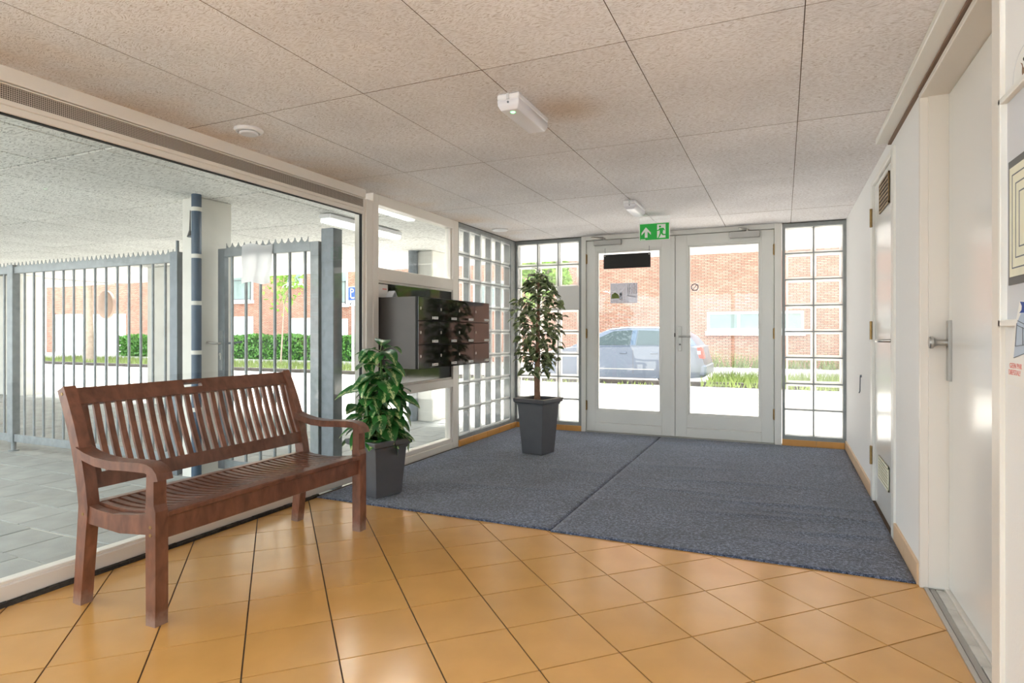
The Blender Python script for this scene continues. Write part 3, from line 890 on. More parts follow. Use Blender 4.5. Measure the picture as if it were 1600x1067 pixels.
# big recessed door
DX = 0.640
bm = bm_new()
for y0, y1, z0, z1 in ((3.114, 3.138, 0, 2.142), (2.098, 2.122, 0, 2.142), (2.122, 3.114, 2.118, 2.142)):
    box(bm, XR - 0.006, DX + 0.05, y0, y1, z0, z1, bev=0.002)
box(bm, XR + 0.024, DX + 0.05, 3.104, 3.116, 0.012, 2.125); 
box(bm, XR - 0.012, XR + 0.002, 2.03, 2.10, 0, 2.15, bev=0.002)
struct(finish('trim_5', bm, 'jamb'), 'cream timber jamb of the deep-set inner door')
d4 = struct(thing('door_4', (DX + 0.02, 2.6, 0.02)), 'glossy white deep-set inner door with knob and long pull plate')
bm = bm_new(); box(bm, DX, DX + 0.04, 2.124, 3.100, 0.022, 2.114, bev=0.002); finish('leaf', bm, 'gloss', d4)
part('door_gap', d4, 'black', (DX + 0.008, DX + 0.03, 3.098, 3.106, 0.02, 2.116))
pp = part('pull_plate', d4, 'alu', (DX - 0.012, DX + 0.001, 3.045, 3.088, 0.90, 1.155), bev=0.002)
bm = bm_new()
prof = [(0.013, 0.0), (0.012, 0.018), (0.013, 0.036), (0.020, 0.048), (0.026, 0.052), (0.027, 0.062), (0.022, 0.066)]
lathe(bm, prof, (0, 0, 0), 20)
bmesh.ops.rotate(bm, verts=bm.verts, cent=(0, 0, 0), matrix=Matrix.Rotation(-math.pi / 2, 3, 'Y'))
bmesh.ops.translate(bm, verts=bm.verts, vec=(DX - 0.011, 3.066, 1.062))
finish('knob', bm, 'chrome', pp, 35)
th = struct(thing('trim_7', (0.59, 2.6, 0)), 'stone and metal threshold of the deep-set door')
part('metal_strip', th, 'chrome', (0.553, 0.570, 2.11, 3.12, -0.004, 0.006), bev=0.001)
part('inner_strip', th, 'alu', (0.572, 0.592, 2.11, 3.12, -0.006, 0.004))
rg = random.Random(8)
y = 2.11
while y < 3.09:
    e = min(y + rg.uniform(0.14, 0.3), 3.10)
    part('stone_piece', th, 'stone', (0.594 + rg.uniform(-0.002, 0.003), 0.626, y + 0.001, e - 0.001, -0.006, 0.006), bev=0.001)
    y = e
part('back_strip', th, 'jamb', (0.627, 0.70, 2.11, 3.12, -0.006, 0.014))

# facade right of the lobby, outside
struct(finish('wall_facade', box(bm_new(), XR + 0.2, 9, YD - 0.02, YD + 0.25, -0.2, 2.225), 'brick'), 'brick facade beside the entrance')

# ================================================================== OUTSIDE GROUND
# undercroft pavers
ug = struct(finish('pavement', box(bm_new(), -24, 3.5, -3.4, 14.0, -0.5, ZG - 0.006), 'sand'), 'grey paved passage outside the window')
struct(finish('courtyard', box(bm_new(), -60, 30, -45, -3.4, -0.5, ZG - 0.006), 'street'), 'pale paved courtyard added behind the building to send daylight in')  # added ground that bounces daylight into lobby and passage
PX, PY = 0.318, 0.3085
rest = bm_new()
pm = mesh_of('paver', box(bm_new(), -PX / 2 + 0.003, PX / 2 - 0.003, -PY / 2 + 0.006, PY / 2 - 0.006, -0.05, 0, bev=0.003), 'paver')
cand = []
for j in range(-9, 17):
    yy = 1.82 + (j + 0.5) * PY
    for i in range(-40, 4):
        xx = -3.775 + (i + 0.5) * PX + (0.5 * PX if j % 2 else 0)
        if xx > -3.14 or xx < -14: continue
        cand.append((xx, yy))
def vis(p):
    d = -sa * p[0] + ca * p[1]; s = ca * p[0] + sa * p[1]
    if d < 0.6: return 1e9
    return d + (0 if abs(s / d) < 0.88 else 50)
cand.sort(key=vis)
rg = random.Random(2)
for k, (x, y) in enumerate(cand):
    if k < 290:
        shared('paver', pm, ug, (x, y, ZG + rg.uniform(-0.002, 0.002)))
    else:
        box(rest, x - PX / 2 + 0.003, x + PX / 2 - 0.003, y - PY / 2 + 0.004, y + PY / 2 - 0.004, ZG - 0.05, ZG + rg.uniform(-0.002, 0.002))
o = finish('paver_field', rest, 'paver', ug); o['kind'] = 'stuff'
struct(finish('sidewalk', box(bm_new(), -40, 14, 7.0, 13.75, -0.5, ZG), 'street'), 'pale clinker sidewalk in front of the entrance')
struct(finish('street', box(bm_new(), -60, 30, 13.7, 40, -0.8, -0.20), 'street'), 'pale clinker street with parking bays')
bm = bm_new()
for k in range(-44, 14):
    box(bm, k * 1.0 + 0.004, k * 1.0 + 0.996, 13.75, 13.90, -0.4, ZG + 0.10, bev=0.01)
struct(finish('kerb', bm, 'kerb_d'), 'grey kerb along the street')
# verge in front of the far building
bm = bm_new()
box(bm, -60, 30, 20.2, 24, -0.3, -0.09)
struct(finish('verge', bm, 'kerb'), 'paved strip below the far brick houses')
struct(finish('garden_strip', box(bm_new(), -1.55, 8, 13.9, 16.4, -0.5, -0.02), 'grass'), 'grassy bed beside the parked car')
def grass(name, x0, x1, y0, y1, z, n, hh, seed, label):
    rg = random.Random(seed); vs = []; fs = []
    for k in range(n):
        x, y = rg.uniform(x0, x1), rg.uniform(y0, y1)
        a = rg.uniform(0, math.pi); h = hh * rg.uniform(0.4, 1.2); w = 0.018
        lx, ly = rg.uniform(-0.5, 0.5) * h, rg.uniform(-0.5, 0.5) * h
        b = len(vs)
        vs += [(x - w * math.cos(a), y - w * math.sin(a), z), (x + w * math.cos(a), y + w * math.sin(a), z), (x + lx, y + ly, z + h)]
        fs.append((b, b + 1, b + 2))
    me = bpy.data.meshes.new(name); me.from_pydata(vs, [], fs); me.materials.append(M['grass'])
    o = bpy.data.objects.new(name, me); col.objects.link(o)
    tag(o, label, 'grass', kind='stuff')
grass('weeds', -1.6, 6, 13.35, 16.3, -0.03, 5000, 0.22, 1, 'long pale grass growing beside the parked car')
grass('kerb_weeds', -8, -1.6, 13.45, 13.74, ZG, 160, 0.09, 2, 'thin weeds along the kerb below the car')
grass('wall_weeds', -3, 6, 22.3, 22.8, -0.1, 900, 0.55, 3, 'weeds at the foot of the far brick wall')
grass('lawn_tufts', -34, -12, 15.8, 19.8, -0.2, 9000, 0.22, 5, 'patchy grass round the street tree')

# undercroft soffit panels
uc = struct(finish('ceiling_passage', box(bm_new(), -22, -2.97, -3.4, 8.68, 2.216, 2.226), 'soffit_gap'), 'joint board above the grey soffit panels')
up = {}
for i in range(-31, 3):
    for j in range(-6, 5):
        x0 = -3.71 + i * 0.6; y0 = 3.5 + j * 1.2
        a, b = max(x0, -22) + 0.005, min(x0 + 0.6, -2.975) - 0.005
        c, d = max(y0, -3.4) + 0.008, min(y0 + 1.2, 8.68) - 0.008
        if b - a < 0.02 or d - c < 0.02: continue
        k = (round(b - a, 3), round(d - c, 3))
        if k not in up: up[k] = mesh_of('soffit_panel', box(bm_new(), -(b - a) / 2, (b - a) / 2, -(d - c) / 2, (d - c) / 2, 0, 0.02, bev=0.003), 'panel_out')
        if (a + b) / 2 < -13.6: continue
        shared('soffit_panel', up[k], uc, ((a + b) / 2, (c + d) / 2, 2.2 + random.Random(i * 31 + j).uniform(-0.002, 0.002)))
o = finish('far_soffit', box(bm_new(), -22, -13.6, -3.4, 8.68, 2.2, 2.217), 'panel_out', uc)
part('entrance_soffit', uc, 'greypaper', (-2.97, 9, YD + 0.1, 8.68, 2.19, 2.226))

# ================================================================== THINGS: INDOORS
# ---------------- entrance mats
def mat_obj(x0, x1, y0, y1, label, seed, amp, ridges):
    rg = random.Random(seed)
    nx, ny = int((x1 - x0) / 0.03), int((y1 - y0) / 0.022)
    vs, fs = [], []
    for j in range(ny + 1):
        for i in range(nx + 1):
            x = x0 + (x1 - x0) * i / nx; y = y0 + (y1 - y0) * j / ny
            z = 0.009
            for (rx, ry, lx, w, a, sl) in ridges:
                yy = y - (ry + sl * (x - rx) + 0.03 * math.sin(3 * (x - rx)))
                z += a * math.exp(-(yy / w) ** 2) * math.exp(-((x - rx) / lx) ** 2)
            z += 0.0015 * math.sin(7 * x + 3 * y) * math.sin(5 * y)
            if i in (0, nx) or j in (0, ny): z = min(z, 0.007)
            vs.append((x, y, z))
    for j in range(ny):
        for i in range(nx):
            a = j * (nx + 1) + i
            fs.append((a, a + 1, a + nx + 2, a + nx + 1))
    ring = [i for i in range(nx + 1)] + [j * (nx + 1) + nx for j in range(1, ny + 1)] + [ny * (nx + 1) + i for i in range(nx - 1, -1, -1)] + [j * (nx + 1) for j in range(ny - 1, 0, -1)]
    b0 = len(vs)
    for k in ring: vs.append((vs[k][0], vs[k][1], 0.0005))
    n = len(ring)
    for k in range(n): fs.append((ring[k], b0 + k, b0 + (k + 1) % n, ring[(k + 1) % n]))
    me = bpy.data.meshes.new('entrance_mat'); me.from_pydata(vs, [], fs); me.materials.append(M['carpet']); me.shade_smooth()
    o = bpy.data.objects.new('entrance_mat', me); col.objects.link(o)
    tag(o, label, 'mat')
mat_obj(XL + 0.03, -1.184, 3.165, 6.49, 'dark blue-grey entrance mat lying under the two potted plants', 1, 0.003,
        [(-1.9, 3.9, 0.5, 0.05, 0.005, 0.1), (-1.5, 4.6, 0.4, 0.06, 0.005, -0.1), (-2.3, 4.7, 0.3, 0.05, 0.004, 0.2)])
mat_obj(-1.178, XR - 0.014, 3.150, 6.49, 'rumpled dark blue-grey entrance mat reaching to the right wall', 2, 0.006,
        [(0.0, 4.22, 0.5, 0.03, 0.010, 0.05), (0.25, 4.05, 0.35, 0.03, 0.011, -0.12), (-0.1, 3.92, 0.45, 0.035, 0.009, 0.08),
         (0.3, 3.72, 0.3, 0.03, 0.009, 0.1), (-0.6, 4.32, 0.4, 0.03, 0.007, -0.05), (-0.35, 4.7, 0.5, 0.04, 0.008, 0.1), (0.2, 3.5, 0.4, 0.05, 0.006, 0.0),
         (-0.7, 5.1, 0.4, 0.05, 0.006, 0.1), (-0.9, 6.2, 0.5, 0.08, 0.008, 0.1)])

# ---------------- bench
bench = thing('wooden_bench', (-2.39, 2.14, 0), 'reddish-brown slatted hardwood garden bench with curved armrests', 'bench')
BY0, BY1 = 1.543, 2.742
def backx(z):                                # centre line of the raked back
    if z < 0.40: return -2.617 + (z / 0.40) * 0.042
    t = (z - 0.40) / 0.475
    return -2.575 - 0.060 * t - 0.092 * t * t
bz = [0, 0.13, 0.27, 0.40, 0.48, 0.56, 0.64, 0.72, 0.80, 0.872]
for y in (BY0, BY1):
    bm = bm_new(); ribbon(bm, [(backx(z), z) for z in bz], [0.050, 0.052, 0.056, 0.060, 0.058, 0.056, 0.052, 0.050, 0.048, 0.046], y - 0.024, y + 0.024, 0.004)
    p = finish('rear_leg', bm, 'wood', bench, 30)
    bm = bm_new()
    prism(bm, [(-2.192, 0.0), (-2.140, 0.0), (-2.138, 0.10), (-2.138, 0.43), (-2.148, 0.455), (-2.148, 0.58), (-2.188, 0.58), (-2.194, 0.43)], 'y', y - 0.026, y + 0.026, 0.004)
    finish('front_leg', bm, 'wood', bench)
    bm = bm_new()
    prism(bm, [(-2.612, .640), (-2.56, .622), (-2.49, .608), (-2.40, .603), (-2.31, .606), (-2.23, .610), (-2.185, .608), (-2.15, .597), (-2.126, .576), (-2.118, .550), (-2.142, .546), (-2.155, .562), (-2.19, .575), (-2.30, .573), (-2.40, .568), (-2.49, .573), (-2.56, .588), (-2.612, .604)], 'y', y - 0.032, y + 0.032, 0.004)
    finish('armrest', bm, 'wood', bench, 30)
    bm = bm_new()
    prism(bm, [(-2.556, 0.335), (-2.36, 0.322), (-2.19, 0.338), (-2.19, 0.418), (-2.28, 0.402), (-2.40, 0.392), (-2.50, 0.398), (-2.556, 0.408)], 'y', y - 0.017, y + 0.017, 0.003)
    finish('side_rail', bm, 'wood', bench)
part('front_rail', bench, 'wood', (-2.184, -2.152, BY0 + 0.02, BY1 - 0.02, 0.318, 0.402), bev=0.003)
part('rear_rail', bench, 'wood', (-2.572, -2.545, BY0 + 0.02, BY1 - 0.02, 0.330, 0.395), bev=0.003)
part('front_board', bench, 'wood', (-2.198, -2.136, BY0 + 0.022, BY1 - 0.022, 0.402, 0.424), bev=0.004)
part('back_board', bench, 'wood', (-2.585, -2.545, BY0 + 0.022, BY1 - 0.022, 0.396, 0.414), bev=0.003)
# top rail with the grip slot, lower back rail
bm = bm_new()
zt0, zt1 = 0.800, 0.866
ym = (BY0 + BY1) / 2 - 0.03
def rail_seg(bm, y0, y1, z0, z1, th=0.026):
    ribbon(bm, [(backx(z0), z0), (backx((z0 + z1) / 2), (z0 + z1) / 2), (backx(z1), z1)], th, y0, y1)
rail_seg(bm, BY0 + 0.02, ym - 0.05, zt0, zt1); rail_seg(bm, ym + 0.05, BY1 - 0.02, zt0, zt1)
rail_seg(bm, ym - 0.05, ym + 0.05, zt0, 0.830); rail_seg(bm, ym - 0.05, ym + 0.05, 0.850, zt1)
finish('top_rail', bm, 'wood', bench)
bm = bm_new(); rail_seg(bm, BY0 + 0.02, BY1 - 0.02, 0.462, 0.524); finish('lower_back_rail', bm, 'wood', bench)
NS = 24
bm = bm_new()
zs = [0.518 + (0.806 - 0.518) * k / 6 for k in range(7)]
y0b = BY0 + 0.024; pitch = (BY1 - BY0 - 0.048) / NS
ribbon(bm, [(backx(z) - 0.014 * math.sin(math.pi * (z - 0.518) / 0.288), z) for z in zs], 0.012, -0.0125, 0.0125, 0.002)
bmesh.ops.translate(bm, verts=bm.verts, vec=(0, 0, 0))
slat = mesh_of('back_slat', bm, 'wood', 30)
for k in range(NS): shared('back_slat', slat, bench, (0, y0b + (k + 0.5) * pitch, 0))
NB = 29
bm = bm_new()
xs = [-2.572 + (2.572 - 2.190) * k / 7 for k in range(8)]
ribbon(bm, [(x, 0.406 - 0.016 * math.sin(math.pi * (x + 2.572) / 0.382) + 0.008 * (x + 2.572) / 0.382) for x in xs], 0.016, -0.0125, 0.0125, 0.003)
slat2 = mesh_of('seat_slat', bm, 'wood', 30)
pb = (BY1 - BY0 - 0.04) / NB
for k in range(NB): shared('seat_slat', slat2, bench, (0, BY0 + 0.02 + (k + 0.5) * pb, 0))
for x, y, z in ((-2.166, BY0 - 0.026, 0.372), (-2.166, BY0 - 0.026, 0.342), (-2.576, BY0 - 0.024, 0.372), (backx(0.85), BY0 - 0.024, 0.85)):
    bm = bm_new(); cyl(bm, (x, y - 0.002, z), (x, y + 0.004, z), 0.0065, 12); finish('screw', bm, 'brass', bench)

# ---------------- pots and plants
def pot(parent, cx, cy, rot, h, top, base, soil_z):
    def ring(bm, half, z):
        return [bm.verts.new((cx + half * (sx * math.cos(rot) - sy * math.sin(rot)), cy + half * (sx * math.sin(rot) + sy * math.cos(rot)), z)) for sx, sy in ((-1, -1), (1, -1), (1, 1), (-1, 1))]
    def loft(prof, name, matk, par, cap0=True, cap1=True):
        bm = bm_new(); rs = [ring(bm, a, z) for a, z in prof]
        for i in range(len(rs) - 1):
            for k in range(4): bm.faces.new((rs[i][k], rs[i][(k + 1) % 4], rs[i + 1][(k + 1) % 4], rs[i + 1][k]))
        if cap0: bm.faces.new(rs[0])
        if cap1: bm.faces.new(rs[-1])
        es = [e for e in bm.edges if len(e.link_faces) == 2 and abs(e.verts[0].co.z - e.verts[1].co.z) > 0.005]
        bmesh.ops.bevel(bm, geom=es, offset=0.006, segments=2, affect='EDGES', profile=0.5)
        return finish(name, bm, matk, par)
    T, B = top / 2, base / 2
    rim = 0.055
    wall = T - 0.030
    p = loft([(B, 0.0), (B + 0.004, 0.004), (B + (wall - B) * 0.55, (h - rim) * 0.55), (wall, h - rim + 0.004), (wall - 0.008, h - rim + 0.004), (wall - 0.022, soil_z)], 'pot', 'pot', parent)
    loft([(wall - 0.004, h - rim - 0.004), (wall + 0.006, h - rim - 0.004), (wall + 0.008, h - rim + 0.010), (T - 0.004, h - rim + 0.022), (T, h - 0.006), (T - 0.002, h), (wall - 0.004, h), (wall - 0.008, h - 0.010), (wall - 0.010, h - rim)], 'pot_rim', 'pot', p, False, False)
    return p
def leaf_mesh(name, length, width, droop, fold, matk, nx=2, ny=7, tipp=1.0, petiole=0.0, wave=0.0):
    bm = bm_new(); rows = []
    for j in range(ny + 1):
        t = j / ny
        w = width / 2 * (math.sin(math.pi * min(1, t ** 0.8 * 0.97 + 0.03)) ** (0.75)) * (1 if t < 0.999 else 0.05)
        ang = droop * t
        y = petiole + length * t * math.cos(ang * 0.6); z = -length * t * math.sin(ang * 0.6)
        row = []
        for i in range(-nx, nx + 1):
            s = i / nx
            row.append(bm.verts.new((w * s, y, z + fold * abs(s) * w + wave * w * math.sin(5 * t * math.pi + s))))
        rows.append(row)
    for j in range(ny):
        for i in range(2 * nx):
            f = bm.faces.new((rows[j][i], rows[j][i + 1], rows[j + 1][i + 1], rows[j + 1][i])); f.smooth = True
    if petiole: tube(bm, [(0, 0, 0), (0, petiole * 1.05, 0)], [0.004, 0.003], 5)
    return mesh_of(name, bm, matk)

p1 = thing('potted_dumb_cane', (-2.515, 3.395, 0.0), 'leafy variegated houseplant in a low charcoal square pot beside the bench', 'potted plant')
P1 = Vector((-2.515, 3.395, 0))
pot(p1, P1.x, P1.y, math.radians(-15), 0.375, 0.325, 0.21, 0.33)
rg = random.Random(11)
bm = bm_new()
canes = []
for k in range(5):
    a = k * 1.26 + 0.3
    b = Vector((P1.x + 0.045 * math.cos(a), P1.y + 0.045 * math.sin(a), 0.32))
    hgt = [0.60, 0.50, 0.42, 0.34, 0.27][k]
    t = b + Vector((0.05 * math.cos(a), 0.05 * math.sin(a), hgt))
    if k == 0: t = Vector((P1.x + 0.01, P1.y, 0.96))
    tube(bm, [b, b.lerp(t, 0.5) + Vector((rg.uniform(-.01, .01), rg.uniform(-.01, .01), 0)), t], [0.013, 0.011, 0.008], 8)
    canes.append((b, t))
finish('stems', bm, 'stem', p1)
LA = [leaf_mesh('leaf', 0.19, 0.138, 0.9, 0.22, 'leaf_a', petiole=0.05, wave=0.05), leaf_mesh('leaf', 0.18, 0.130, 1.25, 0.25, 'leaf_a', petiole=0.05, wave=0.06), leaf_mesh('leaf', 0.20, 0.120, 0.7, 0.2, 'leaf_a', petiole=0.06, wave=0.05)]
for k in range(104):
    c = canes[rg.choice((0, 0, 1, 1, 2, 3, 4))]
    t = rg.uniform(0.12, 1.0)
    pos = c[0].lerp(c[1], t)
    az = k * 2.399 + rg.uniform(-0.4, 0.4)
    top = max(0, (pos.z - 0.75) / 0.25)
    pitch_ = rg.uniform(-0.35, 0.25) + 0.5 * top * rg.uniform(0.2, 1)
    s = rg.uniform(0.75, 1.1) * (0.85 if top > 0.5 else 1.0)
    o = shared('leaf', LA[k % 3], p1, pos, (pitch_, rg.uniform(-0.35, 0.35), az), (s, s, s))
for dx, dz, az, pt in ((0, 0, 1.4, -0.3), (0, 0, -1.9, 0.1), (0, 0.01, 2.8, 0.2), (0, 0, -0.3, 0.5), (0, 0.01, 0.5, 0.9)):
    shared('leaf', LA[1], p1, canes[0][1] + Vector((0, 0, dz)), (pt, 0.1, az), (0.85, 0.85, 0.85))

p2 = thing('potted_ficus', (-2.045, 5.150, 0), 'slim variegated weeping fig tree in a tall charcoal square pot by the doors', 'potted plant')
P2 = Vector((-2.045, 5.150, 0))
pot(p2, P2.x, P2.y, math.radians(-12), 0.50, 0.335, 0.205, 0.452)
bm = bm_new()
for k in range(3):
    pts, rad = [], []
    for i in range(22):
        t = i / 21; z = 0.44 + t * 1.12
        a = 2 * math.pi * k / 3 + t * 5.5
        r = 0.013 * (1 - 0.6 * t)
        pts.append((P2.x - 0.015 + 0.02 * t + r * math.cos(a), P2.y + r * math.sin(a), z)); rad.append(0.019 * (1 - 0.85 * t) + 0.002)
    tube(bm, pts, rad, 7)
finish('trunk', bm, 'bark', p2)
rg = random.Random(5)
def env(z):
    pts = [(0.68, 0.02), (0.74, 0.12), (0.82, 0.17), (0.92, 0.17), (1.0, 0.19), (1.15, 0.215), (1.32, 0.22), (1.42, 0.175), (1.52, 0.11), (1.62, 0.055), (1.69, 0.02)]
    for (a, ra), (b, rb) in zip(pts, pts[1:]):
        if a <= z <= b: return ra + (rb - ra) * (z - a) / (b - a)
    return 0.02
LB = [leaf_mesh('leaf', 0.080, 0.052, 0.8, 0.35, 'leaf_b', nx=1, ny=5, petiole=0.012), leaf_mesh('leaf', 0.074, 0.048, 1.1, 0.4, 'leaf_b', nx=1, ny=5, petiole=0.012)]
tw = bm_new(); nleaf = 0
for k in range(62):
    z = 0.72 + (1.64 - 0.72) * (k + 0.5) / 62
    az = k * 2.399
    R = env(z) * rg.uniform(0.75, 1.1)
    base = Vector((P2.x - 0.015 + 0.02 * (z - 0.44) / 1.12, P2.y, z - 0.06))
    tip = Vector((base.x + R * math.cos(az), base.y + R * math.sin(az), z + rg.uniform(-0.03, 0.03)))
    midp = base.lerp(tip, 0.55) + Vector((0, 0, 0.035))
    tube(tw, [base, midp, tip], [0.004, 0.003, 0.0015], 5)
    m = 5 if R > 0.1 else 4
    for q in range(m):
        t = 0.35 + 0.65 * (q + 0.5) / m
        pos = base.lerp(midp, t / 0.55) if t < 0.55 else midp.lerp(tip, (t - 0.55) / 0.45)
        s = rg.uniform(0.8, 1.15)
        shared('leaf', LB[q % 2], p2, pos, (rg.uniform(-0.45, 0.55), rg.uniform(-0.6, 0.6), az - math.pi / 2 + rg.uniform(-1.3, 1.3)), (s, s, s))
        nleaf += 1
for q in range(7):
    shared('leaf', LB[q % 2], p2, (P2.x + 0.005, P2.y, 1.58 + 0.014 * q), (rg.uniform(0.2, 0.9), 0, q * 2.4), (0.9, 0.9, 0.9))
finish('twigs', tw, 'bark', p2)
fb_ = bm_new()
for k in range(190):
    z = rg.uniform(0.74, 1.60); R = env(z) * math.sqrt(rg.random()) * 1.02; az = rg.uniform(0, 6.283)
    me = LB[k % 2]; s_ = rg.uniform(0.8, 1.15)
    mtx = Matrix.Translation((P2.x + R * math.cos(az), P2.y + R * math.sin(az), z)) @ Matrix.Rotation(az - math.pi / 2 + rg.uniform(-1.2, 1.2), 4, 'Z') @ Matrix.Rotation(rg.uniform(-0.5, 0.5), 4, 'X') @ Matrix.Rotation(rg.uniform(-0.6, 0.6), 4, 'Y') @ Matrix.Scale(s_, 4)
    vv = [fb_.verts.new(mtx @ v.co) for v in me.vertices]
    for f in me.polygons: fb_.faces.new([vv[i] for i in f.vertices]).smooth = True
o = finish('inner_foliage', fb_, 'leaf_c', p2); o['kind'] = 'stuff'
for p_ in (p1, p2): p_.location.z = 0.013

# ---------------- mailboxes
mb = thing('mailbox_unit', (-2.70, 4.51, 0.828), 'black steel bank of twelve mailboxes fixed to the window frame', 'mailbox')
MX, MY0, MY1, MZ0, MZ1 = -2.532, 3.900, 5.112, 0.828, 1.382
part('casing', mb, 'box_side', (XL - 0.018, MX - 0.004, MY0, MY1, MZ0, MZ1), bev=0.002)
part('front_edge', mb, 'black', (MX - 0.020, MX - 0.002, MY0 - 0.002, MY1 + 0.001, MZ0 - 0.001, MZ1 + 0.001))
dw, dh = (MY1 - MY0) / 4, (MZ1 - MZ0) / 3
dm = mesh_of('mailbox_door', box(bm_new(), -0.004, 0.006, 0.0022, dw - 0.0022, 0.0025, dh - 0.0025, bev=0.0015), 'box_door')
bm = bm_new(); lathe(bm, [(0.0085, 0), (0.0085, 0.003), (0.006, 0.004)], (0, 0, 0), 14)
bmesh.ops.rotate(bm, verts=bm.verts, cent=(0, 0, 0), matrix=Matrix.Rotation(math.pi / 2, 3, 'Y'))
bmesh.ops.scale(bm, verts=bm.verts, vec=(1, 1, 1.5)); lockm = mesh_of('lock', bm, 'chrome')
bm = bm_new(); box(bm, 0, 0.002, 0, 0.066, 0, 0.020); platem = mesh_of('name_plate', bm, 'paper')
bm = bm_new(); box(bm, 0, 0.002, 0, 0.014, 0, 0.020); nump = mesh_of('number_plate', bm, 'paper')
bm = bm_new(); box(bm, 0, 0.0024, 0.008, 0.056, 0.008, 0.0125); inkm = mesh_of('name_strip', bm, 'ink')
for c in range(4):
    for r in range(3):
        d = shared('mailbox_door', dm, mb, (MX, MY0 + c * dw, MZ0 + r * dh))
        for nm, me, loc in (('lock', lockm, (0.006, 0.030, dh * 0.52)), ('name_plate', platem, (0.006, dw - 0.082, 0.016)), ('number_plate', nump, (0.006, dw - 0.104, 0.016)), ('name_strip', inkm, (0.0062, dw - 0.080, 0.016))):
            s = bpy.data.objects.new(nm, me); col.objects.link(s); s.parent = d; s.location = loc
# notice behind and little folded card on top
t = thing('paper_notice', (XL - 0.018, 3.96, 1.40), 'small white notice with red print behind the mailboxes', 'notice')
part('sheet', t, 'paper', (XL - 0.019, XL - 0.0165, 3.895, 4.025, 1.385, 1.49))
part('red_line', t, 'red', (XL - 0.0166, XL - 0.0160, 3.955, 4.01, 1.448, 1.458))
bm = bm_new()
prism(bm, [(3.945, MZ1), (3.985, MZ1 + 0.055), (3.992, MZ1 + 0.055), (3.955, MZ1)], 'x', -2.86, -2.80)
prism(bm, [(4.030, MZ1), (3.992, MZ1 + 0.055), (3.985, MZ1 + 0.055), (4.022, MZ1)], 'x', -2.86, -2.80)
tag(finish('table_tent', bm, 'greypaper'), 'folded grey card standing on top of the mailboxes', 'card')

# ---------------- sheet taped on glass blocks
bm = bm_new(); box(bm, -2.362, -2.098, YD - 0.004, YD - 0.001, 1.372, 1.640)
tag(finish('paper_sheet', bm, 'paper'), 'blank pale square sheet fixed over a glass block beside the slim tree', 'paper')

# ---------------- door signs and stickers
s = thing('hanging_sign', (-1.555, YD - 0.012, 1.81), 'dark blank sign board hung by two wires in the left door', 'sign')
part('board', s, 'black', (-1.812, -1.297, YD - 0.012, YD - 0.004, 1.812, 1.968), bev=0.001)
for x, zt in ((-1.797, 2.04), (-1.312, 2.04)):
    bm = bm_new(); cyl(bm, (x, YD - 0.010, 1.95), (x, YD - 0.010, zt), 0.0022, 8); finish('wire', bm, 'ink', s)
    bm = bm_new(); cyl(bm, (x, YD - 0.016, 1.952), (x, YD - 0.010, 1.952), 0.006, 10); finish('eyelet', bm, 'chrome', s)
s = thing('window_sticker', (-1.59, YD + 0.012, 1.43), 'grey rectangular picture sticker on the left door pane', 'sticker')
YS = YD + 0.0125
part('film', s, 'acryl', (-1.745, -1.440, YS, YS + 0.001, 1.430, 1.655))
part('film_print', s, 'film', (-1.742, -1.443, YS - 0.0008, YS - 0.0002, 1.433, 1.652))
bm = bm_new()
for x, z, w, h in ((-1.55, 1.52, 0.006, 0.10), (-1.53, 1.535, 0.006, 0.10), (-1.505, 1.53, 0.004, 0.11), (-1.48, 1.525, 0.004, 0.12), (-1.458, 1.52, 0.004, 0.12)):
    box(bm, x, x + w, YS - 0.0014, YS - 0.0009, z, z + h)
prism(bm, [(-1.56, 1.515), (-1.455, 1.490), (-1.455, 1.496), (-1.56, 1.521)], 'y', YS - 0.0014, YS - 0.0009)
box(bm, -1.637, -1.628, YS - 0.0014, YS - 0.0009, 1.470, 1.53); box(bm, -1.620, -1.612, YS - 0.0014, YS - 0.0009, 1.475, 1.53)
box(bm, -1.637, -1.612, YS - 0.0014, YS - 0.0009, 1.52, 1.55)
finish('drawing', bm, 'ink', s)
bm = bm_new(); prism(bm, [(-1.735, 1.485), (-1.64, 1.485), (-1.655, 1.53), (-1.69, 1.55), (-1.725, 1.53)], 'y', YS - 0.0014, YS - 0.0009); finish('shrub_print', bm, 'grass', s)
def ring_mesh(bm, c, r0, r1, y0, y1, n=28):
    for k in range(n):
        a, b = 2 * math.pi * k / n, 2 * math.pi * (k + 1) / n
        prism(bm, [(c[0] + r0 * math.cos(a), c[1] + r0 * math.sin(a)), (c[0] + r1 * math.cos(a), c[1] + r1 * math.sin(a)), (c[0] + r1 * math.cos(b), c[1] + r1 * math.sin(b)), (c[0] + r0 * math.cos(b), c[1] + r0 * math.sin(b))], 'y', y0, y1)
s = thing('round_sticker', (-0.842, YD + 0.012, 1.54), 'small round sticker with a slash on the right door pane', 'sticker')
part('backing', s, 'acryl', (-0.888, -0.798, YS, YS + 0.001, 1.536, 1.628))
bm = bm_new(); ring_mesh(bm, (-0.843, 1.582), 0.029, 0.039, YS - 0.001, YS - 0.0002)
prism(bm, [(-0.866, 1.556), (-0.862, 1.552), (-0.820, 1.608), (-0.824, 1.612)], 'y', YS - 0.001, YS - 0.0002)
finish('ring_print', bm, 'ink', s)

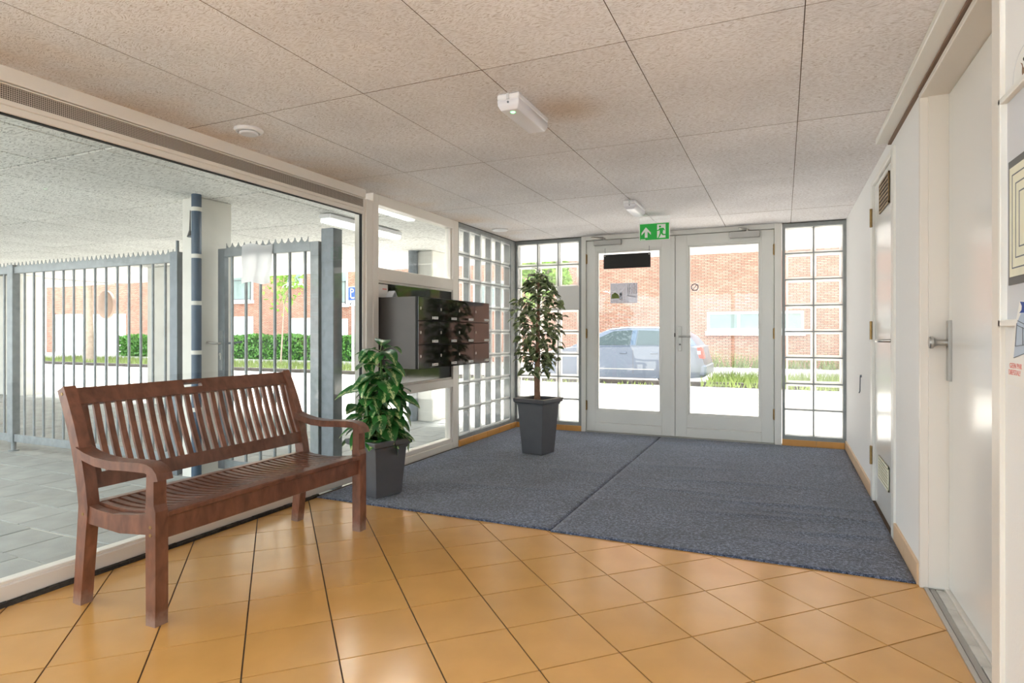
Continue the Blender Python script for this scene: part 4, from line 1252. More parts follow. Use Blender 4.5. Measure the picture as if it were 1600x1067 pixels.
# ---------------- exit sign hung from the ceiling
SX, SY = -1.105, 5.65
a0 = on_y(999, 363, SY); a1 = on_y(1046.5, 360, SY)
sx0, sx1 = a0.x, a1.x; sz1 = on_y(1046.5, 346.5, SY).z; sz0 = on_y(1046.5, 374, SY).z
s = thing('exit_sign', ((sx0 + sx1) / 2, SY, sz0), 'green emergency exit sign with arrow and running figure under the ceiling', 'sign')
part('clear_plate', s, 'acryl', (sx0 - 0.002, sx1 + 0.002, SY + 0.003, SY + 0.007, sz0 - 0.002, ZC))
part('border', s, 'signwhite', (sx0, sx1, SY - 0.0012, SY + 0.0025, sz0, sz1))
W, Hh = sx1 - sx0, sz1 - sz0
part('green_face', s, 'green_sign', (sx0 + 0.006, sx1 - 0.006, SY - 0.002, SY - 0.001, sz0 + 0.006, sz1 - 0.006))
def P(u, v): return (sx0 + u * W, sz0 + v * Hh)
bm = bm_new(); prism(bm, [P(.22, .78), P(.385, .46), P(.385, .33), P(.275, .53), P(.275, .18), P(.185, .18), P(.185, .53), P(.075, .33), P(.075, .46)], 'y', SY - 0.003, SY - 0.0018)
finish('arrow', bm, 'signwhite', s)
part('door_symbol', s, 'signwhite', (P(.59, 0)[0], P(.865, 0)[0], SY - 0.0027, SY - 0.0018, P(0, .12)[1], P(0, .90)[1]))
bm = bm_new()
yf0, yf1 = SY - 0.0034, SY - 0.0026
prism(bm, [(P(.685, .77)[0] + 0.010 * math.cos(k * math.pi / 6), P(.685, .77)[1] + 0.010 * math.sin(k * math.pi / 6)) for k in range(12)], 'y', yf0, yf1)
prism(bm, [P(.67, .68), P(.77, .69), P(.80, .62), P(.77, .40), P(.68, .38)], 'y', yf0, yf1)
prism(bm, [P(.67, .68), P(.70, .60), P(.64, .53), P(.59, .53), P(.59, .58), P(.63, .59)], 'y', yf0, yf1)
prism(bm, [P(.77, .69), P(.80, .69), P(.845, .55), P(.82, .53), P(.78, .62)], 'y', yf0, yf1)
prism(bm, [P(.68, .42), P(.74, .40), P(.67, .18), P(.64, .12), P(.60, .14), P(.64, .20)], 'y', yf0, yf1)
prism(bm, [P(.71, .40), P(.77, .42), P(.80, .33), P(.92, .33), P(.92, .27), P(.77, .26)], 'y', yf0, yf1)
finish('running_figure', bm, 'green_sign', s)
part('maker_strip', s, 'signwhite', (P(.04, 0)[0], P(.20, 0)[0], SY - 0.0026, SY - 0.0018, P(0, .055)[1], P(0, .095)[1]))

# ---------------- ceiling fittings
def emergency(x0, x1, y0, y1, label):
    t = thing('emergency_lamp', ((x0 + x1) / 2, (y0 + y1) / 2, ZC - 0.075), label, 'lamp')
    part('base', t, 'plastic', (x0, x1, y0, y1, ZC - 0.030, ZC - 0.0015), bev=0.006)
    bm = bm_new()
    n = 4; rs = []
    for (i, z) in ((0.001, ZC - 0.029), (0.002, ZC - 0.052), (0.014, ZC - 0.074)):
        rs.append([bm.verts.new(v) for v in ((x0 + i, y0 + i, z), (x1 - i, y0 + i, z), (x1 - i, y1 - i, z), (x0 + i, y1 - i, z))])
    for a, b in zip(rs, rs[1:]):
        for k in range(4): bm.faces.new((a[k], a[(k + 1) % 4], b[(k + 1) % 4], b[k]))
    bm.faces.new(rs[0]); bm.faces.new(rs[-1])
    bmesh.ops.bevel(bm, geom=list(bm.edges), offset=0.004, segments=2, affect='EDGES', profile=0.5)
    c = finish('cover', bm, 'diffuser', t, 40)
    bm = bm_new(); cyl(bm, ((x0 + x1) / 2, y0 - 0.001, ZC - 0.042), ((x0 + x1) / 2, y0 + 0.004, ZC - 0.042), 0.005, 10); finish('screw', bm, 'ink', c)
    part('cable_clip', t, 'greypaper', ((x0 + x1) / 2 - 0.006, (x0 + x1) / 2 + 0.006, y0 - 0.006, y0 + 0.004, ZC - 0.030, ZC - 0.003))
    return t
t = emergency(-1.187, -1.077, 2.480, 2.850, 'white bulkhead emergency lamp with green light, nearer on the ceiling')
bm = bm_new(); lathe(bm, [(0.009, -0.004), (0.012, 0), (0.009, 0.003)], (-1.127, 2.525, ZC - 0.073), 14); finish('indicator_light', bm, 'led', t)
emergency(-1.190, -1.090, 4.870, 5.250, 'small white bulkhead emergency lamp in front of the exit sign')
t = thing('air_valve', (-2.590, 2.362, ZC - 0.03), 'round white ventilation valve on the ceiling above the bench', 'vent')
bm = bm_new(); lathe(bm, [(0.030, -0.001), (0.072, -0.001), (0.074, -0.008), (0.066, -0.018), (0.056, -0.020), (0.052, -0.012), (0.030, -0.010)], (-2.590, 2.362, ZC), 32); finish('ring', bm, 'plastic', t, 35)
bm = bm_new(); lathe(bm, [(0.012, -0.008), (0.046, -0.018), (0.048, -0.024), (0.042, -0.030), (0.010, -0.033)], (-2.590, 2.362, ZC), 32); finish('disc', bm, 'plastic', t, 35)
t = thing('smoke_detector', (-2.700, 5.72, ZC - 0.02), 'flat white smoke detector on the ceiling near the glass block corner', 'detector')
bm = bm_new(); lathe(bm, [(0.085, -0.001), (0.085, -0.008), (0.070, -0.014), (0.030, -0.018)], (-2.700, 5.72, ZC), 28); finish('housing', bm, 'plastic', t, 35)

# unseen uplighters added beside and behind the viewpoint to brighten the lobby
M['opal'] = emit('added uplighter bulb', (1, 0.96, 0.9, 1), 0.15)
for k, y in enumerate((0.35, -1.6)):
    t = thing('added_uplighter', (XR - 0.06, y, 1.36), ('added half-round fill uplighter on the right wall beside the viewpoint', 'added half-round fill uplighter on the right wall at the back of the lobby')[k], 'lamp')
    bm = bm_new()
    rs = []
    for r, z in ((0.03, 1.36), (0.08, 1.38), (0.12, 1.43), (0.135, 1.49), (0.128, 1.49), (0.112, 1.435), (0.07, 1.39)):
        rs.append([bm.verts.new((XR - 0.001 - r * math.sin(math.pi * q / 14), y + r * math.cos(math.pi * q / 14), z)) for q in range(15)])
    for a, b in zip(rs, rs[1:]):
        for q in range(14): bm.faces.new((a[q], a[q + 1], b[q + 1], b[q]))
    finish('bowl', bm, 'plastic', t, 40)
    bm = bm_new(); cyl(bm, (XR - 0.05, y - 0.05, 1.435), (XR - 0.05, y + 0.05, 1.435), 0.018, 10); finish('bulb', bm, 'opal', t, 50)
    ld = bpy.data.lights.new('fill_uplight', 'AREA'); ld.shape = 'RECTANGLE'; ld.size = 0.08; ld.size_y = 0.2; ld.energy = UPLIGHT_POWER; ld.color = (0.88, 0.95, 1.0)
    lo = bpy.data.objects.new('fill_uplight', ld); col.objects.link(lo); lo.parent = t; lo.location = (-0.01, 0, 0.115); lo.rotation_euler = (math.pi, math.radians(12), 0)

# ---------------- right wall: hook, notice board, poster, round sticker
bm = bm_new(); cyl(bm, (XR - 0.001, 5.30, 0.775), (XR - 0.012, 5.30, 0.775), 0.010, 12); tube(bm, [(XR - 0.010, 5.30, 0.775), (XR - 0.012, 5.30, 0.66), (XR - 0.018, 5.30, 0.645)], 0.004, 8)
tag(finish('wall_hook', bm, 'ink'), 'small dark hook low on the right wall near the glass blocks', 'hook')
nb = thing('notice_board', (XR - 0.01, 1.75, 1.12), 'white framed notice board on the right wall at the frame edge', 'notice board')
NY0, NY1, NZ0, NZ1 = 1.42, 2.008, 1.118, 1.722
part('backing', nb, 'greypaper', (XR - 0.006, XR, NY0, NY1, NZ0, NZ1))
for b in ((NY1 - 0.016, NY1, NZ0, NZ1), (NY0, NY0 + 0.016, NZ0, NZ1), (NY0, NY1, NZ0, NZ0 + 0.018), (NY0, NY1, NZ1 - 0.016, NZ1)):
    part('frame_bar', nb, 'white', (XR - 0.022, XR, *b), bev=0.002)
part('dark_mount', nb, 'darkframe', (XR - 0.009, XR - 0.0061, 1.50, 1.972, 1.225, 1.545))
part('print', nb, 'cream', (XR - 0.0105, XR - 0.0091, 1.515, 1.958, 1.245, 1.525))
bm = bm_new()
for k in range(3):
    i = 0.02 + 0.025 * k
    for b in ((1.515 + i, 1.518 + i, 1.245 + i, 1.525 - i), (1.955 - i, 1.958 - i, 1.245 + i, 1.525 - i), (1.515 + i, 1.958 - i, 1.245 + i, 1.248 + i), (1.515 + i, 1.958 - i, 1.522 - i, 1.525 - i)):
        box(bm, XR - 0.0112, XR - 0.0104, *b)
finish('print_lines', bm, 'ink', nb)
po = thing('warning_poster', (XR - 0.003, 1.85, 0.94), 'white warning poster with blue drawing and red lettering below the notice board', 'poster')
PL = 0.024                                   # taped over the board frame, hanging just off the wall
def on_wall(x, y, X=XR):
    r = ray(x, y); t = X / r.x; q = Vector((0, 0, H)) + r * t
    return (q.y, q.z)
def wall_poly(name, pix, matk, parent, lift):
    bm = bm_new(); prism(bm, [on_wall(*p, XR - lift) for p in pix], 'x', XR - lift - 0.0006, XR - lift); return finish(name, bm, matk, parent)
wall_poly('sheet', [(1594, 470), (1587, 505), (1580, 545), (1576, 580), (1574, 600), (1640, 618), (1640, 470)], 'paper', po, PL)
wall_poly('blue_arc', [(1594, 471), (1597, 478), (1596.5, 484), (1593, 489), (1606, 488), (1606, 472)], 'blue', po, PL + 0.0008)
wall_poly('pale_shape', [(1596, 489), (1589, 505), (1586, 541), (1584, 559), (1612, 548), (1612, 488)], 'paleblue', po, PL + 0.0008)
for a, b in (((1589, 505), (1586.5, 541)), ((1586.5, 541), (1612, 537)), ((1590, 501), (1612, 512)), ((1598.3, 511), (1598.3, 540)), ((1584, 559), (1612, 548)), ((1589, 508), (1612, 519))):
    dx, dy = b[0] - a[0], b[1] - a[1]; l = math.hypot(dx, dy); nx, ny = -dy / l * 0.5, dx / l * 0.5
    wall_poly('ink_line', [(a[0] + nx, a[1] + ny), (b[0] + nx, b[1] + ny), (b[0] - nx, b[1] - ny), (a[0] - nx, a[1] - ny)], 'ink', po, PL + 0.0016)
for s_, (py, pz) in (('GEEN PAR', on_wall(1578.5, 574.5, XR - PL)), ('DIEFSTAL!', on_wall(1577, 584.5, XR - PL))):
    me = text_mesh(s_, 0.0185, 0.0003); me.materials.clear(); me.materials.append(M['red'])
    o = shared('lettering', me, po, (XR - PL - 0.0012, py, pz), (math.pi / 2, 0, -math.pi / 2))
st = thing('round_wall_sticker', (XR - 0.001, 1.915, 1.72), 'oval pale sticker with a brown emblem above the notice board', 'sticker')
c = on_wall(1602, 112)
bm = bm_new()
poly = [(c[0] + 0.085 * math.cos(k * math.pi / 16), c[1] + 0.070 * math.sin(k * math.pi / 16)) for k in range(32)]
prism(bm, poly, 'x', XR - 0.0012, XR - 0.0002); finish('disc', bm, 'paper', st)
bm = bm_new(); r0, r1 = 0.95, 0.985
for k in range(32):
    a, b = k * math.pi / 16, (k + 1) * math.pi / 16
    prism(bm, [(c[0] + 0.085 * r * math.cos(t_), c[1] + 0.070 * r * math.sin(t_)) for r, t_ in ((r0, a), (r1, a), (r1, b), (r0, b))], 'x', XR - 0.0018, XR - 0.0011)
finish('rim_line', bm, 'greypaper', st)
wall_poly('brown_shape', [(1595, 98), (1597.5, 103), (1597, 112), (1598, 124), (1606, 124), (1606, 100), (1599.5, 106), (1597.5, 99)], 'bark', st, 0.0013)
wall_poly('dark_dot', [(1598.5, 92), (1600, 89), (1603, 88.5), (1604, 92), (1602, 95), (1599.5, 95)], 'black', st, 0.0013)

# ================================================================== THINGS: OUTSIDE
# ---------------- concrete pillars and drain pipes
def pillar(x0, x1, y0, y1, label):
    bm = bm_new(); box(bm, x0, x1, y0, y1, ZG - 0.01, 2.2, bev=0.012)
    return tag(finish('concrete_pillar', bm, 'concrete'), label, 'pillar')
pillar(-4.475, -4.27, 3.40, 3.72, 'concrete pillar between steel fence and gate with the drain pipe')
pillar(-4.46, -4.22, 6.85, 7.45, 'concrete pillar behind the mailboxes near the street')
pillar(-9.65, -9.02, 6.70, 7.05, 'concrete pillar seen through the right end of the fence')
pillar(-14.3, -12.95, 6.55, 6.95, 'broad concrete pillar at the far left behind the fence')
def drain(x, y, r, z0, z1, label, matk='pipe', clips=()):
    t = thing('drain_pipe', (x, y, z0), label, 'pipe')
    bm = bm_new(); cyl(bm, (x, y, z0), (x, y, z1), r, 16); finish('pipe', bm, matk, t, 40)
    for z in clips:
        bm = bm_new(); cyl(bm, (x, y, z - 0.016), (x, y, z + 0.016), r + 0.004, 16); box(bm, x - 0.006, x + 0.006, y, y + r + 0.03, z - 0.012, z + 0.012); finish('pipe_clip', bm, 'concrete', t, 40)
drain(-4.235, 3.348, 0.037, ZG, 2.2, 'blue-grey drain pipe on the pillar beside the gate', 'pipe', (2.08, 1.71, 1.34, 0.95, 0.5))
drain(-4.50, 6.82, 0.065, ZG, 2.2, 'thick grey drain pipe on the pillar behind the mailboxes', 'galv_d')
t = thing('pipe_bracket', (-4.30, 3.385, 1.84), 'dark wall bracket with cable high on the pillar beside the drain pipe', 'bracket')
bm = bm_new(); tube(bm, [(-4.30, 3.385, 2.15), (-4.30, 3.375, 1.90), (-4.32, 3.37, 1.875), (-4.345, 3.37, 1.88)], 0.011, 8); finish('cable', bm, 'galv_d', t)
bm = bm_new(); tube(bm, [(-4.352, 3.385, 2.09), (-4.350, 3.38, 1.93), (-4.345, 3.375, 1.875)], [0.004, 0.006, 0.022], 8); finish('funnel', bm, 'darkframe', t)

# ---------------- steel fence and gate
def scallop(bm, x0, x1, y, z, pitch, h, th):
    n = max(1, round((x1 - x0) / pitch)); p = (x1 - x0) / n
    for k in range(n):
        a = x0 + k * p
        pts = [(a, z)]
        # concave dip between two points
        pts.append((a, z + h))
        for q in range(1, 8):
            u = q / 8
            pts.append((a + p * u, z + h - (h * 0.85) * math.sin(math.pi * u) ** 0.6))
        pts.append((a + p, z + h)); pts.append((a + p, z))
        prism(bm, pts, 'y', y - th, y + th)
def bar_mesh(z0, z1, r=0.011):
    bm = bm_new(); cyl(bm, (0, 0, z0), (0, 0, z1), r, 10); return mesh_of('bar', bm, 'galv', 40)
fy = 3.45
fe = thing('steel_fence', (-6.2, fy, ZG), 'galvanised steel bar fence with scalloped top across the passage', 'fence')
part('top_rail', fe, 'galv', (-9.6, -4.63, fy - 0.02, fy + 0.02, 1.690, 1.755), bev=0.002)
part('bottom_rail', fe, 'galv', (-9.6, -4.63, fy - 0.02, fy + 0.02, 0.035, 0.110), bev=0.002)
bm = bm_new(); scallop(bm, -9.6, -4.64, fy, 1.755, 0.064, 0.048, 0.003); finish('scalloped_strip', bm, 'galv', fe)
bmsh = bar_mesh(0.105, 1.695)
for x in [-4.736 - 0.156 * k for k in range(14)] + [-7.109 - 0.156 * k for k in range(15)]:
    shared('bar', bmsh, fe, (x, fy, 0))
part('post', fe, 'galv', (-6.998, -6.905, fy - 0.035, fy + 0.035, 0.03, 1.775), bev=0.004)
part('post', fe, 'galv_d', (-4.632, -4.545, fy - 0.04, fy + 0.04, ZG, 1.775), bev=0.004)
part('edge_strip', fe, 'galv_d', (-4.530, -4.515, fy - 0.06, fy - 0.04, ZG, 1.86))
bm = bm_new(); cyl(bm, (-6.95, fy, ZG), (-6.95, fy, 0.04), 0.022, 12); cyl(bm, (-6.95, fy, ZG), (-6.95, fy, ZG + 0.012), 0.045, 14); finish('foot', bm, 'galv', fe, 40)
# gate leaf
gy = 3.55
ga = thing('steel_gate', (-3.68, gy, ZG), 'galvanised steel bar gate with lever handle and scalloped top', 'gate')
part('stile', ga, 'galv_d', (-4.215, -4.140, gy - 0.02, gy + 0.02, 0.0, 1.79), bev=0.002)
part('stile', ga, 'galv', (-3.245, -3.165, gy - 0.02, gy + 0.02, 0.0, 1.79), bev=0.002)
part('top_rail', ga, 'galv', (-4.14, -3.245, gy - 0.02, gy + 0.02, 1.722, 1.79), bev=0.002)
part('bottom_rail', ga, 'galv', (-4.14, -3.245, gy - 0.02, gy + 0.02, 0.0, 0.075), bev=0.002)
bm = bm_new(); scallop(bm, -4.14, -3.28, gy, 1.79, 0.065, 0.045, 0.003); finish('scalloped_strip', bm, 'galv', ga)
bm2 = bar_mesh(0.07, 1.725, 0.012)
for x in (-4.075, -3.922, -3.767, -3.616, -3.463, -3.310): shared('bar', bm2, ga, (x, gy, 0))
lp = part('lock_plate', ga, 'galv', (-4.20, -4.155, gy - 0.026, gy - 0.018, 0.80, 1.12), bev=0.002)
bm = bm_new(); tube(bm, [(-4.178, gy - 0.02, 1.02), (-4.178, gy - 0.07, 1.02), (-4.20, gy - 0.075, 1.022), (-4.29, gy - 0.075, 1.03)], 0.009, 8); finish('lever', bm, 'chrome', lp, 50)
bm = bm_new(); cyl(bm, (-4.178, gy - 0.032, 0.93), (-4.178, gy - 0.018, 0.93), 0.013, 12); box(bm, -4.187, -4.169, gy - 0.031, gy - 0.02, 0.885, 0.93, bev=0.004); finish('cylinder_lock', bm, 'chrome', lp)
bm = bm_new(); tube(bm, [(-4.178, gy + 0.02, 1.02), (-4.178, gy + 0.07, 1.02), (-4.15, gy + 0.075, 1.022), (-4.06, gy + 0.075, 1.03)], 0.009, 8); finish('outer_lever', bm, 'galv_d', lp, 50)
bm = bm_new(); box(bm, -3.158, -3.040, gy + 0.0, gy + 0.10, ZG, 1.885, bev=0.004)
tag(finish('gate_post', bm, 'galv_d'), 'thick galvanised steel post at the hinge side of the gate', 'post')
bm = bm_new(); box(bm, -4.02, -3.99, 3.50, 3.56, 0.005, 0.06, bev=0.004)
# crumpled clear sleeve hung over the gate rail
vs, fs = [], []; rg = random.Random(3)
nx, nz = 14, 12
for side in (0, 1):
    for j in range(nz + 1):
        for i in range(nx + 1):
            u, v = i / nx, j / nz
            x = -3.935 + 0.325 * u + 0.03 * (0.5 - u) * (v)
            z = 1.80 - 0.305 * v + 0.012 * math.sin(6 * u)
            y = gy - 0.024 - (0.006 if side else 0) - 0.018 * abs(math.sin(7 * u + 5 * v)) * v - 0.012 * rg.random() * v
            vs.append((x, y, z))
for side in (0, 1):
    o0 = side * (nx + 1) * (nz + 1)
    for j in range(nz):
        for i in range(nx):
            a = o0 + j * (nx + 1) + i; fs.append((a, a + 1, a + nx + 2, a + nx + 1))
me = bpy.data.meshes.new('plastic_sleeve'); me.from_pydata(vs, [], fs); me.materials.append(M['bag']); me.shade_smooth()
o = bpy.data.objects.new('plastic_sleeve', me); col.objects.link(o); tag(o, 'crumpled clear plastic sleeve hanging on the gate top rail', 'plastic sleeve')

# ---------------- tube fittings in the undercroft
def tube_lamp(x, y0, y1, z, w, label, power=TUBE_POWER):
    t = thing('tube_lamp', (x, (y0 + y1) / 2, z - 0.09), label, 'lamp')
    part('housing', t, 'plastic', (x - w / 2, x + w / 2, y0, y1, z - 0.055, z - 0.012), bev=0.006)
    for y in (y0 + 0.12, y1 - 0.12): part('bracket', t, 'darkframe', (x - 0.015, x + 0.015, y - 0.01, y + 0.01, z - 0.012, z))
    part('diffuser', t, 'tube', (x - w / 2 + 0.006, x + w / 2 - 0.006, y0 + 0.006, y1 - 0.006, z - 0.088, z - 0.054), bev=0.008)
    ld = bpy.data.lights.new('tube_light', 'AREA'); ld.shape = 'RECTANGLE'; ld.size = w; ld.size_y = y1 - y0; ld.energy = power; ld.color = (1, 0.98, 0.94)
    lo = bpy.data.objects.new('tube_light', ld); col.objects.link(lo); lo.parent = t; lo.location = (0, 0, -0.002)
tube_lamp(-3.80, 4.32, 5.45, 2.2, 0.13, 'long lit tube lamp on the soffit beyond the gate', 4.0)
for k, (x, y) in enumerate(((-5.2, 0.6), (-8.2, 1.6), (-11.2, 2.6), (-3.9, -1.6), (-7.5, -1.6))):  # extra fittings added out of view to brighten the passage
    tube_lamp(x, y - 0.6, y + 0.6, 2.2, 0.13, 'added unseen tube lamp on the passage soffit, ' + ('outside the near end of the window', 'above the paving before the fence', 'beyond the far end of the fence', 'near the courtyard behind the bench', 'near the courtyard further along')[k])
tube_lamp(-3.06, 4.00, 4.62, 2.2, 0.09, 'short lit tube lamp close outside the upper pane over the mailboxes', 1.5)

# ---------------- far brick building
YF = 23.0
fb = thing('brick_house', (-14, YF, -0.2), 'long salmon brick house row across the street with white windows', 'building')
part('wall', fb, 'brick', (-58, 22, YF, YF + 0.4, -0.3, 9.0))
def far_window(px0, px1, py0, py1, kind='pane', rail=False, split=1, name='window'):
    a = on_y(px0, py0, YF); b = on_y(px1, py1, YF)
    x0, x1, z1, z0 = a.x, b.x, on_y((px0 + px1) / 2, py0, YF).z, on_y((px0 + px1) / 2, py1, YF).z
    f = 0.09
    bm = bm_new()
    box(bm, x0, x1, YF - 0.05, YF + 0.02, z0, z0 + f); box(bm, x0, x1, YF - 0.05, YF + 0.02, z1 - f, z1)
    for k in range(split + 1):
        xc = x0 + (x1 - x0 - f) * k / split
        box(bm, xc, xc + f, YF - 0.045, YF + 0.02, z0 + f - 0.01, z1 - f + 0.01)
    w = finish(name, bm, 'whitefar', fb)
    part('pane', w, 'curtain' if kind == 'curtain' else ('whitefar' if kind == 'white' else 'pane_far'), (x0 + 0.02, x1 - 0.02, YF - 0.02, YF - 0.012, z0 + 0.02, z1 - 0.02))
    part('sill', w, 'whitefar', (x0 - 0.05, x1 + 0.05, YF - 0.14, YF + 0.01, z0 - 0.16, z0))
    if rail:
        bm = bm_new()
        zr = z0 + 0.55 * (z1 - z0)
        box(bm, x0, x1, YF - 0.20, YF - 0.17, zr, zr + 0.05); box(bm, x0, x1, YF - 0.20, YF - 0.17, z0 + 0.04, z0 + 0.08)
        for k in range(3): xx = x0 + (x1 - x0 - 0.04) * k / 2; box(bm, xx, xx + 0.04, YF - 0.20, YF - 0.17, z0 - 0.02, zr + 0.05)
        finish('rail', bm, 'darkframe', w)
far_window(1105, 1256, 486.5, 517, 'pane', False, 3)
far_window(88, 128, 491, 551, 'curtain', False, 1)
far_window(128, 197, 491, 551, 'curtain', False, 3)
far_window(340, 396, 415, 470, 'pane', True, 1)
far_window(330, 396, 495, 552, 'white', False, 1, 'garage_door')
far_window(446, 473, 415, 444, 'pane', False, 1)
far_window(454, 489, 497, 553, 'white', False, 1, 'garage_door')
far_window(505, 544, 415, 475, 'pane', True, 1)
far_window(522, 544, 498, 553, 'white', False, 1, 'garage_door')
far_window(660, 700, 430, 470, 'pane', False, 2)
far_window(740, 790, 440, 480, 'pane', False, 2)
a = on_y(71, 452, YF); part('downpipe', fb, 'whitefar', (a.x - 0.14, a.x + 0.14, YF - 0.12, YF, -0.1, 6))
a = on_y(86, 500, YF); part('dark_strip', fb, 'sill', (a.x - 0.1, a.x + 0.06, YF - 0.06, YF, -0.1, on_y(86, 490, YF).z))

# ---------------- hedges
def hedge(x0, x1, y0, y1, z0, z1, n, seed, label):
    rg = random.Random(seed)
    t = thing('hedge', ((x0 + x1) / 2, (y0 + y1) / 2, z0), label, 'hedge')
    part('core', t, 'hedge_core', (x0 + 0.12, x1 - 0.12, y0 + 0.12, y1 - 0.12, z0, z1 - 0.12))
    bm = bm_new()
    for k in range(n):
        f = rg.random()
        x = rg.uniform(x0, x1); z = z0 + (z1 - z0) * rg.random() ** 0.8; y = y0 + 0.12 * rg.random()
        if f < 0.35: y = rg.uniform(y0, y1); z = z1 - 0.15 * rg.random() ** 2 + 0.06 * math.sin(3 * x)
        elif f < 0.45: x = rg.choice((x0, x1)) + rg.uniform(-0.08, 0.08); y = rg.uniform(y0, y1)
        s = rg.uniform(0.05, 0.10)
        d1 = Vector((rg.gauss(0, 1), rg.gauss(0, 1), rg.gauss(0, 1))).normalized(); d2 = d1.cross(Vector((rg.gauss(0, 1), rg.gauss(0, 1), rg.gauss(0, 1)))).normalized()
        c = Vector((x, y, z))
        bm.faces.new([bm.verts.new(c + s * d1), bm.verts.new(c + 0.5 * s * d2), bm.verts.new(c - s * d1), bm.verts.new(c - 0.5 * s * d2)])
    o = finish('foliage', bm, 'hedge', t)
def hx(px, Y): return on_y(px, 520, Y).x
HY = 20.6
hedge(hx(357, HY), hx(640, HY), HY, HY + 0.8, -0.2, 1.02, 5200, 1, 'clipped green hedge seen through the steel gate')
hedge(hx(183, HY), hx(283, HY), HY, HY + 0.8, -0.2, 0.98, 3600, 2, 'clipped green hedge seen through the right end of the fence')

# ---------------- street trees
def tree(x, y, z0, r, h, cr, cz0, cz1, n, seed, label, lean=0.0):
    rg = random.Random(seed)
    t = thing('street_tree', (x, y, z0), label, 'tree')
    bm = bm_new()
    tube(bm, [(x, y, z0), (x + lean * 0.5, y, z0 + h * 0.5), (x + lean, y, z0 + h)], [r * 1.15, r * 0.95, r * 0.75], 12)
    for k in range(5):
        a = k * 1.26 + 0.4
        tube(bm, [(x + lean, y, z0 + h * 0.95), (x + lean + 0.4 * cr * math.cos(a), y + 0.4 * cr * math.sin(a), z0 + h + 0.8), (x + lean + 0.8 * cr * math.cos(a), y + 0.8 * cr * math.sin(a), z0 + h + 1.6)], [r * 0.5, r * 0.3, r * 0.1], 7)
    finish('trunk', bm, 'treebark', t, 60)
    bm = bm_new()
    cc = Vector((x + lean, y, (cz0 + cz1) / 2)); rz = (cz1 - cz0) / 2
    for k in range(n):
        d = Vector((rg.gauss(0, 1), rg.gauss(0, 1), rg.gauss(0, 1))).normalized() * (rg.random() ** 0.4)
        c = cc + Vector((d.x * cr, d.y * cr, d.z * rz)) * (1 + 0.15 * math.sin(5 * d.x + 4 * d.z))
        s = rg.uniform(0.07, 0.15)
        d1 = Vector((rg.gauss(0, 1), rg.gauss(0, 1), rg.gauss(0, 1))).normalized(); d2 = d1.cross(Vector((rg.gauss(0, 1), rg.gauss(0, 1), rg.gauss(0, 1)))).normalized()
        bm.faces.new([bm.verts.new(c + s * d1), bm.verts.new(c + 0.55 * s * d2), bm.verts.new(c - s * d1), bm.verts.new(c - 0.55 * s * d2)])
    finish('crown', bm, 'treeleaf', t)
tp = on_y(138, 560, 17.2)
tree(tp.x, 17.2, -0.2, 0.20, 3.6, 2.6, 3.45, 7.5, 5000, 1, 'street tree with a pale trunk seen through the fence')
tp = on_y(424, 560, 18.5)
tree(tp.x, 19.0, -0.2, 0.032, 2.6, 0.8, 2.0, 5.0, 420, 2, 'small light green street tree behind the gate', 0.2)
tree(5.2, 15.0, -0.1, 0.16, 2.2, 2.4, 1.7, 5.5, 5200, 3, 'leafy tree outside to the right of the entrance')
tree(-7.7, 19.8, -0.2, 0.10, 2.4, 1.05, 2.1, 4.6, 2200, 4, 'leafy tree behind the parked car near the glass blocks')

# ---------------- mirror on a pole, parking sign
my = 8.6
c = on_y(164, 476, my)
t = thing('traffic_mirror', (c.x, my, ZG), 'round brown-backed traffic mirror on a pole behind the fence', 'mirror')
bm = bm_new(); lathe(bm, [(0.10, 0.05), (0.24, 0.03), (0.31, 0.0), (0.315, -0.05), (0.29, -0.06)], (0, 0, 0), 28)
bmesh.ops.rotate(bm, verts=bm.verts, cent=(0, 0, 0), matrix=Matrix.Rotation(math.pi / 2, 3, 'X'))
bmesh.ops.rotate(bm, verts=bm.verts, cent=(0, 0, 0), matrix=Matrix.Rotation(-0.06, 3, 'Z'))
bmesh.ops.translate(bm, verts=bm.verts, vec=c); finish('mirror_shell', bm, 'mirror_back', t, 40)
bm = bm_new(); cyl(bm, (c.x + 0.02, my + 0.02, ZG), (c.x + 0.02, my + 0.02, c.z - 0.1), 0.03, 10); finish('pole', bm, 'galv', t, 40)
py_ = 14.6
c0, c1 = on_y(543.5, 448, py_), on_y(556.5, 478, py_)
zt, zb = on_y(550, 448, py_).z, on_y(550, 478, py_).z
ps = thing('parking_sign', ((c0.x + c1.x) / 2, py_, -0.2), 'blue and white parking sign with a letter P on a white pole', 'sign')
zm = zb + (zt - zb) * 0.30
part('plate', ps, 'whitefar', (c0.x, c1.x, py_, py_ + 0.02, zb, zt), bev=0.002)
part('blue_field', ps, 'blue', (c0.x + 0.015, c1.x - 0.015, py_ - 0.003, py_ + 0.001, zm, zt - 0.015))
wS = c1.x - c0.x
me = text_mesh('P', wS * 0.95, 0.001); me.materials.clear(); me.materials.append(M['whitefar'])
shared('letter', me, ps, (c0.x + wS * 0.24, py_ - 0.005, zm + (zt - zm) * 0.36), (math.pi / 2, 0, 0))
part('car_symbol', ps, 'whitefar', (c0.x + wS * 0.3, c1.x - wS * 0.22, py_ - 0.005, py_ - 0.002, zm + 0.05, zm + 0.09), (c0.x + wS * 0.3, c0.x + wS * 0.42, py_ - 0.005, py_ - 0.002, zm + 0.05, zm + 0.15))
bm = bm_new(); xm = (c0.x + c1.x) / 2; za = (zb + zm) / 2
prism(bm, [(xm - 0.08, za - 0.05), (xm - 0.02, za - 0.05), (xm - 0.045, za - 0.025), (xm + 0.03, za + 0.05), (xm + 0.015, za + 0.065), (xm - 0.06, za - 0.01), (xm - 0.08, za + 0.01)], 'y', py_ - 0.003, py_ - 0.0005)
